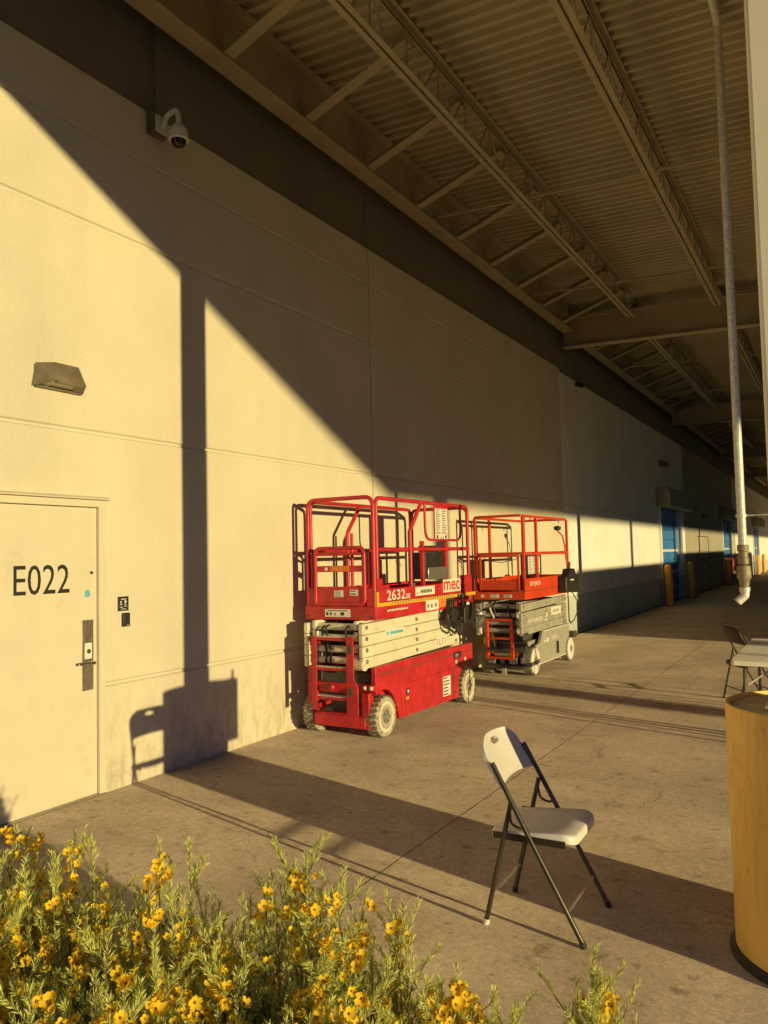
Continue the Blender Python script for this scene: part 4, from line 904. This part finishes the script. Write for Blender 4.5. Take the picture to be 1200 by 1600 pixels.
    def post(x, y, z0, z1, w=0.038): return MB().box(x-w/2, y-w/2, z0, x+w/2, y+w/2, z1).build('rail_post', M_RED2, L, bevel=0.005)
    for x in (xr-0.022, xl+0.022):
        for y in (y0+0.03, 10.78, y1-0.03): post(x, y, 1.12, 2.20)
        for z in (2.205, 1.685): MB().box(x-0.020, y0+0.051, z-0.018, x+0.020, y1-0.051, z+0.018).build('side_rail', M_RED2, L, bevel=0.006)
    for y in (y0+0.03, y1-0.03):
        for z in (2.212, 1.692):
            MB().box(xl+0.044, y-0.018, z-0.018, xr-0.044, y+0.018, z+0.018).build('end_rail', M_RED2, L, bevel=0.006)
    gt = MB().box(0.385, y0-0.014, 1.19, 0.415, y0+0.008, 1.67).build('entry_gate', M_RED2, L, bevel=0.004)
    MB().box(0.945, y0-0.014, 1.19, 0.975, y0+0.008, 1.67).build('gate_stile', M_RED2, gt, bevel=0.004)
    MB().box(0.4155, y0-0.008, 1.19, 0.9445, y0+0.004, 1.325).build('gate_kick_plate', M_RED2, gt, bevel=0.003)
    MB().box(0.4155, y0-0.010, 1.645, 0.9445, y0+0.006, 1.67).build('gate_top', M_RED2, gt, bevel=0.003)
    # manual box with printed cover, control box, cable
    mbx = MB().box(0.90, 10.46, 1.385, 1.0, 11.06, 1.665).build('document_box', M_BLACK, L, bevel=0.008)
    placard_x(mbx, 'printed_cover', 1.0005, 10.49, 1.40, 10.98, 1.645, M_LABEL, print_rows(9, 21, 3))
    cb = MB().prism_x([(11.60, 1.09), (12.26, 1.06), (12.28, 1.34), (12.14, 1.36), (12.06, 1.44), (11.86, 1.44), (11.80, 1.36), (11.62, 1.33)], 1.055, 1.19).build('control_box', M_BLACK, L, bevel=0.02)
    MB().cyl((1.12, 12.0, 1.42), (1.12, 12.02, 1.54), 0.016, 10).build('joystick', M_BLACK, cb)
    MB().box(1.191, 11.80, 1.26, 1.194, 11.98, 1.28).build('control_label', M_LABEL, cb)
    MB().tube(fillet([(1.10, 11.95, 1.09), (1.11, 11.93, 0.86), (1.10, 11.97, 0.62), (1.08, 12.15, 0.60)], 0.06), 0.010, 8).build('cable', M_BLACK, cb)
    MB().tube(fillet([(1.10, 12.16, 1.07), (1.12, 12.36, 0.92), (1.12, 12.42, 0.80), (1.10, 12.25, 0.64), (1.06, 12.16, 0.58)], 0.06), 0.008, 8).build('cable', M_BLACK, cb)
    MB().lathe((0.96, 11.98, 2.06), 'z', [(0.0, -0.03), (0.05, -0.02), (0.06, 0.03), (0.0, 0.05)], 12).build('beacon', M_BLACK, L)
    MB().tube(fillet([(0.96, 11.98, 2.03), (1.0, 12.10, 1.95), (1.0, 12.19, 1.80), (1.02, 12.2, 1.5)], 0.05), 0.012, 8).build('cable', M_RED2, L)
    return L
lift_one(); lift_two()

# ------------------------------------------------------------------ folding chairs and table
def folding_chair(loc, rz, label, plastic, tube_m):
    """chair at its own origin: faces +X, middle of the feet at 0,0"""
    c = thing('folding_chair', (0, 0, 0), label, 'chair', 'folding chairs')
    hw = 0.222
    tb = 0.0115
    xf, xb = 0.232, -0.225
    top = Vector((-0.165, 0, 0.74))
    # front leg / back upright tubes and rear legs
    for s in (-1, 1):
        MB().tube([(xf, s*hw, 0.012), (0.0, s*hw, 0.435), (top.x, s*hw*0.97, top.z)], tb, 10).build('front_leg', tube_m, c)
        MB().tube([(xb, s*(hw-0.028), 0.012), (-0.085, s*(hw-0.026), 0.575)], tb, 10).build('rear_leg', tube_m, c)
        MB().cyl((xf+0.002, s*hw, 0.0), (xf-0.006, s*hw, 0.024), 0.0145, 10).build('foot_cap', M_RUBBER, c)
        MB().cyl((xb-0.001, s*(hw-0.028), 0.0), (xb+0.003, s*(hw-0.028), 0.024), 0.0145, 10).build('foot_cap', M_CHWHITE if s < 0 and plastic is M_CHWHITE else M_RUBBER, c)
        MB().tube(fillet([(-0.092, s*(hw-0.02), 0.545), (-0.085, s*(hw-0.012), 0.475), (-0.04, s*(hw-0.008), 0.46), (-0.02, s*(hw-0.004), 0.47)], 0.03), 0.006, 8).build('folding_link', tube_m, c)
        MB().box(-0.175, s*(hw-0.022)-0.004, 0.398, 0.16, s*(hw-0.022)+0.004, 0.428).build('seat_rail', tube_m, c)
    MB().cyl((0.165, -hw, 0.133), (0.165, hw, 0.133), 0.0065, 8).build('stretcher', M_SILVER if plastic is M_CHWHITE else tube_m, c)
    MB().cyl((-0.193, -hw+0.028, 0.14), (-0.193, hw-0.028, 0.14), 0.0065, 8).build('stretcher', M_SILVER if plastic is M_CHWHITE else tube_m, c)
    # seat: rounded slab, slightly dished
    nx, ny = 16, 16; vs = []; fs = []
    def rrect(u, v, w, d, rr):
        return u*w, v*d
    prof = []
    W2, D2 = 0.198, 0.20; rad = 0.06
    ol = []
    for (cx, cy, a0) in ((D2-rad, W2-rad, 0), (-D2+rad, W2-rad, 90), (-D2+rad, -W2+rad, 180), (D2-rad, -W2+rad, 270)):
        for k in range(7):
            a = R(a0+90*k/6); ol.append((cx+rad*math.cos(a), cy+rad*math.sin(a)))
    n = len(ol); rings = [(1.0, 0.408), (1.0, 0.434), (0.985, 0.442), (0.95, 0.444), (0.7, 0.440), (0.35, 0.436)]
    def tilt(x, y, z):
        return (x+0.0, y, z + 0.02*(x/D2) - (0.022*max(0, (x-0.12)/0.08)**2 if x > 0.12 else 0))
    for (s, z) in rings:
        for (x, y) in ol: vs.append(tilt(x*s, y*s, z))
    vs.append(tilt(0, 0, 0.435)); vs.append(tilt(0, 0, 0.408))
    for i in range(len(rings)-1):
        for k in range(n): fs.append((i*n+k, i*n+(k+1) % n, (i+1)*n+(k+1) % n, (i+1)*n+k))
    li = len(rings)-1
    for k in range(n):
        fs.append((li*n+k, li*n+(k+1) % n, len(vs)-2)); fs.append(((k+1) % n, k, len(vs)-1))
    MB().add(vs, fs).build('seat', plastic, c, ang=50)
    # back panel: curved, rounded top corners, oval hand hole; grid with thickness
    bw = hw*0.97; d = (top-Vector((0.0, 0, 0.435))).normalized(); up = Vector((d.x, 0, d.z)); nrm = Vector((up.z, 0, -up.x))
    base = Vector((-0.125, 0, 0.625)); Hh = 0.245
    NU, NV = 36, 20; grid = {}; vs = []; fs = []
    def inside(u, v):        # u -1..1 across, v 0..1 up
        return ((u/0.24)**2 + ((v-0.80)/0.085)**2) > 1
    def pt(u, v):
        # top corners drawn in, bottom edge arched
        lim = 1.0
        if v > 0.5:
            q = (v-0.5)/0.5; lim = 1-0.40*q**3.2
        vv = v
        lo = 0.10*(1-u*u)
        hgt = (lo + (1-lo)*vv - 0.05*vv*(u*u))*Hh
        if v < 0.5: hgt = (lo + (1-lo)*vv - 0.05*vv*u*u)*Hh
        y = u*bw*lim
        dep = 0.022*(1-u*u) + 0.012*(v-0.5)
        p = base + up*hgt - nrm*dep
        return Vector((p.x, y, p.z))
    def hole_snap(u, v):
        e = math.hypot(u/0.24, (v-0.80)/0.085)
        return e
    for side in (0, 1):
        for j in range(NV+1):
            for i in range(NU+1):
                u = -1+2*i/NU; v = j/NV; e = hole_snap(u, v)
                if 0.45 < e < 1.25: u2, v2 = u/e, 0.80+(v-0.80)/e
                else: u2, v2 = u, v
                p = pt(u2, v2) + nrm*(0.008 if side == 0 else -0.008)
                vs.append(p)
    nn = (NU+1)*(NV+1); quads = []
    for j in range(NV):
        for i in range(NU):
            cu = -1+2*(i+0.5)/NU; cv = (j+0.5)/NV
            if hole_snap(cu, cv) < 0.92: continue
            quads.append((j*(NU+1)+i, j*(NU+1)+i+1, (j+1)*(NU+1)+i+1, (j+1)*(NU+1)+i))
    edges = {}
    for q in quads:
        fs.append(q); fs.append(tuple(nn+k for k in reversed(q)))
        for a, b in zip(q, q[1:]+q[:1]): edges[(a, b)] = edges.get((a, b), 0)+1
    for (a, b) in list(edges):
        if (b, a) not in edges: fs.append((b, a, nn+a, nn+b))
    MB().add(vs, fs).build('backrest', plastic, c, ang=50)
    c.location = loc; c.rotation_euler = (0, 0, rz)
    return c
folding_chair((3.517, 3.632, 0.0), R(1.0), 'white plastic folding chair with dark metal legs on the open walk', M_CHWHITE, M_TUBE)
folding_chair((3.84, 9.70, 0.0), R(32.0), 'black folding chair drawn up beside the folding table', M_BLACK, M_BLACK)

tb = thing('folding_table', (4.30, 8.25, 0), 'tan plastic folding table with dark folding legs near the hanging pipe', 'table')
def rr_poly(x0, y0, x1, y1, r, n=4):
    out = []
    for (cx, cy, a0) in ((x1-r, y1-r, 0), (x0+r, y1-r, 90), (x0+r, y0+r, 180), (x1-r, y0+r, 270)):
        for k in range(n+1): a = R(a0+90*k/n); out.append((cx+r*math.cos(a), cy+r*math.sin(a)))
    return out
MB().prism_z(rr_poly(3.92, 7.32, 4.68, 9.20, 0.03), 0.70, 0.74).build('tabletop', M_TABLE, tb, bevel=0.006)
for y, s in ((7.62, 1), (8.92, -1)):
    lg = MB().tube(fillet([(3.99, y-0.12*s, 0.0), (4.0, y, 0.69), (4.60, y, 0.69), (4.61, y-0.12*s, 0.0)], 0.04), 0.014, 10).build('leg_frame', M_DKGREY, tb)
    MB().cyl((4.30, y, 0.69), (4.30, y+0.42*s, 0.69), 0.008, 8).tube([(4.02, y-0.03*s, 0.5), (4.30, y+0.30*s, 0.685)], 0.009, 8).tube([(4.58, y-0.03*s, 0.5), (4.30, y+0.30*s, 0.685)], 0.009, 8).build('leg_brace', M_SILVER, lg)

# ------------------------------------------------------------------ flowering shrubs
def flower_mesh():
    mb = MB(); 
    for k in range(5):
        a = 2*math.pi*k/5; ca, sa = math.cos(a), math.sin(a)
        rows = [(0.001, 0.0012, 0.0), (0.006, 0.0050, 0.0035), (0.0115, 0.0066, 0.0062), (0.0155, 0.0040, 0.0105)]
        vs = []
        for (rr, w, z) in rows:
            for s, dz in ((-1, 0.0016), (0, 0.0), (1, 0.0016)):
                vs.append((rr*ca - s*w*sa, rr*sa + s*w*ca, z+dz))
        fs = []
        for i in range(3):
            for j in range(2): fs.append((i*3+j, i*3+j+1, (i+1)*3+j+1, (i+1)*3+j))
        mb.add(vs, fs)
    me = bpy.data.meshes.new('flower'); me.from_pydata(mb.v, [], mb.f)
    nf = len(mb.f)
    c = MB().lathe((0, 0, 0.001), 'z', [(0.0035, 0.0), (0.003, 0.005), (0.0, 0.0065)], 6)
    b = len(mb.v); me2 = bpy.data.meshes.new('flower')
    me2.from_pydata(mb.v+c.v, [], mb.f+[tuple(b+i for i in f) for f in c.f])
    me2.materials.append(M_FLOWER); me2.materials.append(M_FLCORE)
    for i, p in enumerate(me2.polygons): p.material_index = 0 if i < nf else 1; p.use_smooth = True
    return me2
FLOWER = flower_mesh()

def shrub(cx, cy, h, rad, nst, nfl, seed, label, lean=(0, 0)):
    rg = np.random.default_rng(seed)
    root = thing('flowering_shrub', (cx, cy, -0.05), label, 'shrub', 'flowering shrubs in the bed')
    stem = MB(); N0 = []; N1 = []; NW = []; fl = []
    def spray(p0, p1, bend, r0, sub, dens=1.15):
        p0 = np.array(p0); p1 = np.array(p1); n = 6
        mid = (p0+p1)/2+bend
        t = np.linspace(0, 1, n)[:, None]
        pts = (1-t)**2*p0 + 2*t*(1-t)*mid + t**2*p1
        stem.tube([tuple(p) for p in pts], [r0*(1-0.75*i/(n-1)) for i in range(n)], 4)
        L = np.linalg.norm(np.diff(pts, axis=0), axis=1).sum()
        start = 0.35 if not sub else 0.08
        m = int(L*(1-start)/0.0019*dens)
        tt = (start+(1-start)*rg.uniform(0, 1.0, m)**0.65)[:, None]
        q = (1-tt)**2*p0 + 2*tt*(1-tt)*mid + tt**2*p1
        tan = 2*(1-tt)*(mid-p0)+2*tt*(p1-mid); tan /= np.linalg.norm(tan, axis=1)[:, None]
        rv = rg.normal(size=(m, 3)); rv -= (rv*tan).sum(1)[:, None]*tan; rv /= np.linalg.norm(rv, axis=1)[:, None]
        ang = rg.uniform(R(22), R(52), m)[:, None]
        dirn = tan*np.cos(ang)+rv*np.sin(ang); dirn[:, 2] += 0.18; dirn /= np.linalg.norm(dirn, axis=1)[:, None]
        ln = rg.uniform(0.015, 0.032, m)[:, None]*(1.05-0.25*tt)
        N0.append(q); N1.append(q+dirn*ln)
        sd = np.cross(dirn, rg.normal(size=(m, 3))); sd /= np.linalg.norm(sd, axis=1)[:, None]
        NW.append(sd*rg.uniform(0.0009, 0.0016, m)[:, None])
        return lambda s: ((1-s)**2*p0 + 2*s*(1-s)*mid + s**2*p1)
    base = np.array([cx, cy, -0.05])
    for k in range(nst):
        a = rg.uniform(0, 2*np.pi); u = math.sqrt(rg.uniform(0, 1)); 
        el = 1 - 0.50*u**2.2
        leader = 1.0 + (rg.uniform(0.02, 0.12) if rg.uniform() < 0.25 else rg.uniform(-0.28, 0.03))
        tip = base + np.array([math.cos(a)*rad*u+lean[0]*el, math.sin(a)*rad*u+lean[1]*el, h*el*leader])
        root_p = base + np.array([math.cos(a)*0.10*u, math.sin(a)*0.10*u, 0.0])
        bend = np.array([math.cos(a), math.sin(a), 0])*rg.uniform(0.0, 0.10) + rg.normal(size=3)*0.02 + np.array([0, 0, -0.03])
        f = spray(root_p, tip, bend, 0.0045, False)
        for j in range(rg.integers(5, 9)):
            s = rg.uniform(0.45, 0.95); q = f(s); dv = (tip-root_p)/np.linalg.norm(tip-root_p)
            side = rg.normal(size=3); side -= side.dot(dv)*dv; side /= np.linalg.norm(side)
            dd = dv*0.75+side*0.62; dd[2] = abs(dd[2])+0.25; dd /= np.linalg.norm(dd)
            ll = rg.uniform(0.07, 0.16)
            spray(q, q+dd*ll, rg.normal(size=3)*0.012, 0.0022, True, 1.2)
        if leader*el > 0.70 and (math.cos(a)*0.75 - math.sin(a)*0.55)*u > -0.35: fl.append((f, tip, (tip-base)/np.linalg.norm(tip-base)))
    so = stem.build('stem', M_STEM, root)
    N0 = np.concatenate(N0); N1 = np.concatenate(N1); NW = np.concatenate(NW); m = len(N0); off = np.array([cx, cy, -0.05])
    mid = N0*0.45+N1*0.55
    V = np.stack([N0, mid-NW, N1, mid+NW], 1).reshape(-1, 3)-off
    me = bpy.data.meshes.new('foliage'); me.vertices.add(4*m); me.vertices.foreach_set('co', V.ravel().astype(np.float32))
    me.loops.add(4*m); me.loops.foreach_set('vertex_index', np.arange(4*m, dtype=np.int32))
    me.polygons.add(m); me.polygons.foreach_set('loop_start', np.arange(0, 4*m, 4, dtype=np.int32)); me.polygons.foreach_set('loop_total', np.full(m, 4, np.int32))
    me.update(calc_edges=True); me.materials.append(M_LEAF)
    lo = bpy.data.objects.new('foliage', me); COL.objects.link(lo); lo.parent = root; lo['kind'] = 'stuff'
    made = 0; rr = random.Random(seed)
    while made < nfl:
        f, tip, rp = fl[rr.randrange(len(fl))]
        s = rr.uniform(0.80, 0.985); c = f(s) + rp*0.010 + np.array([0.012, -0.010, 0.010])
        for _ in range(rr.randint(3, 8)):
            if made >= nfl: break
            p = c + np.array([rr.gauss(0, 0.017), rr.gauss(0, 0.017), rr.gauss(0.0, 0.020)])
            o = bpy.data.objects.new('flower', FLOWER); COL.objects.link(o); o.parent = root
            o.location = tuple(p-off); sc = rr.uniform(0.62, 1.05); o.scale = (sc, sc, sc*rr.uniform(0.8, 1.2))
            o.rotation_euler = (rr.uniform(-0.2, 1.3), rr.uniform(-0.4, 1.1), rr.uniform(-0.8, 0.8)); made += 1
    return root

SH = [  # x, y, height, radius, stems, flowers, label
 (2.52, 1.36, 1.05, 0.40, 130, 290, 'tall yellow flowering shrub nearest the lettered door'),
 (2.86, 1.36, 0.98, 0.38, 110, 290, 'yellow flowering shrub second from the lettered door, along the walk'),
 (3.20, 1.53, 0.93, 0.36, 110, 290, 'yellow flowering shrub third from the lettered door, along the walk'),
 (3.50, 1.65, 0.90, 0.34, 110, 290, 'yellow flowering shrub with the tallest leafy spires along the walk'),
 (3.76, 1.71, 0.80, 0.32, 100, 290, 'yellow flowering shrub with pale spires, second last before the white chair'),
 (3.97, 1.82, 0.67, 0.24, 70, 190, 'lower yellow flowering shrub at the end of the dense row'),
 (2.98, 0.95, 0.95, 0.38, 100, 290, 'yellow flowering shrub of the back row nearest the lettered door'),
 (3.45, 1.13, 0.89, 0.36, 100, 290, 'yellow flowering shrub in the middle of the back row'),
 (3.80, 1.34, 0.79, 0.28, 80, 240, 'yellow flowering shrub ending the back row'),
 (4.20, 2.07, 0.63, 0.12, 36, 90, 'small sparse yellow flowering shrub standing apart nearest the yellow guard'),
]
for i, (x, y, h, rd, ns, nf, lb) in enumerate(SH): shrub(x, y, h, rd, ns, nf, 100+i, lb)
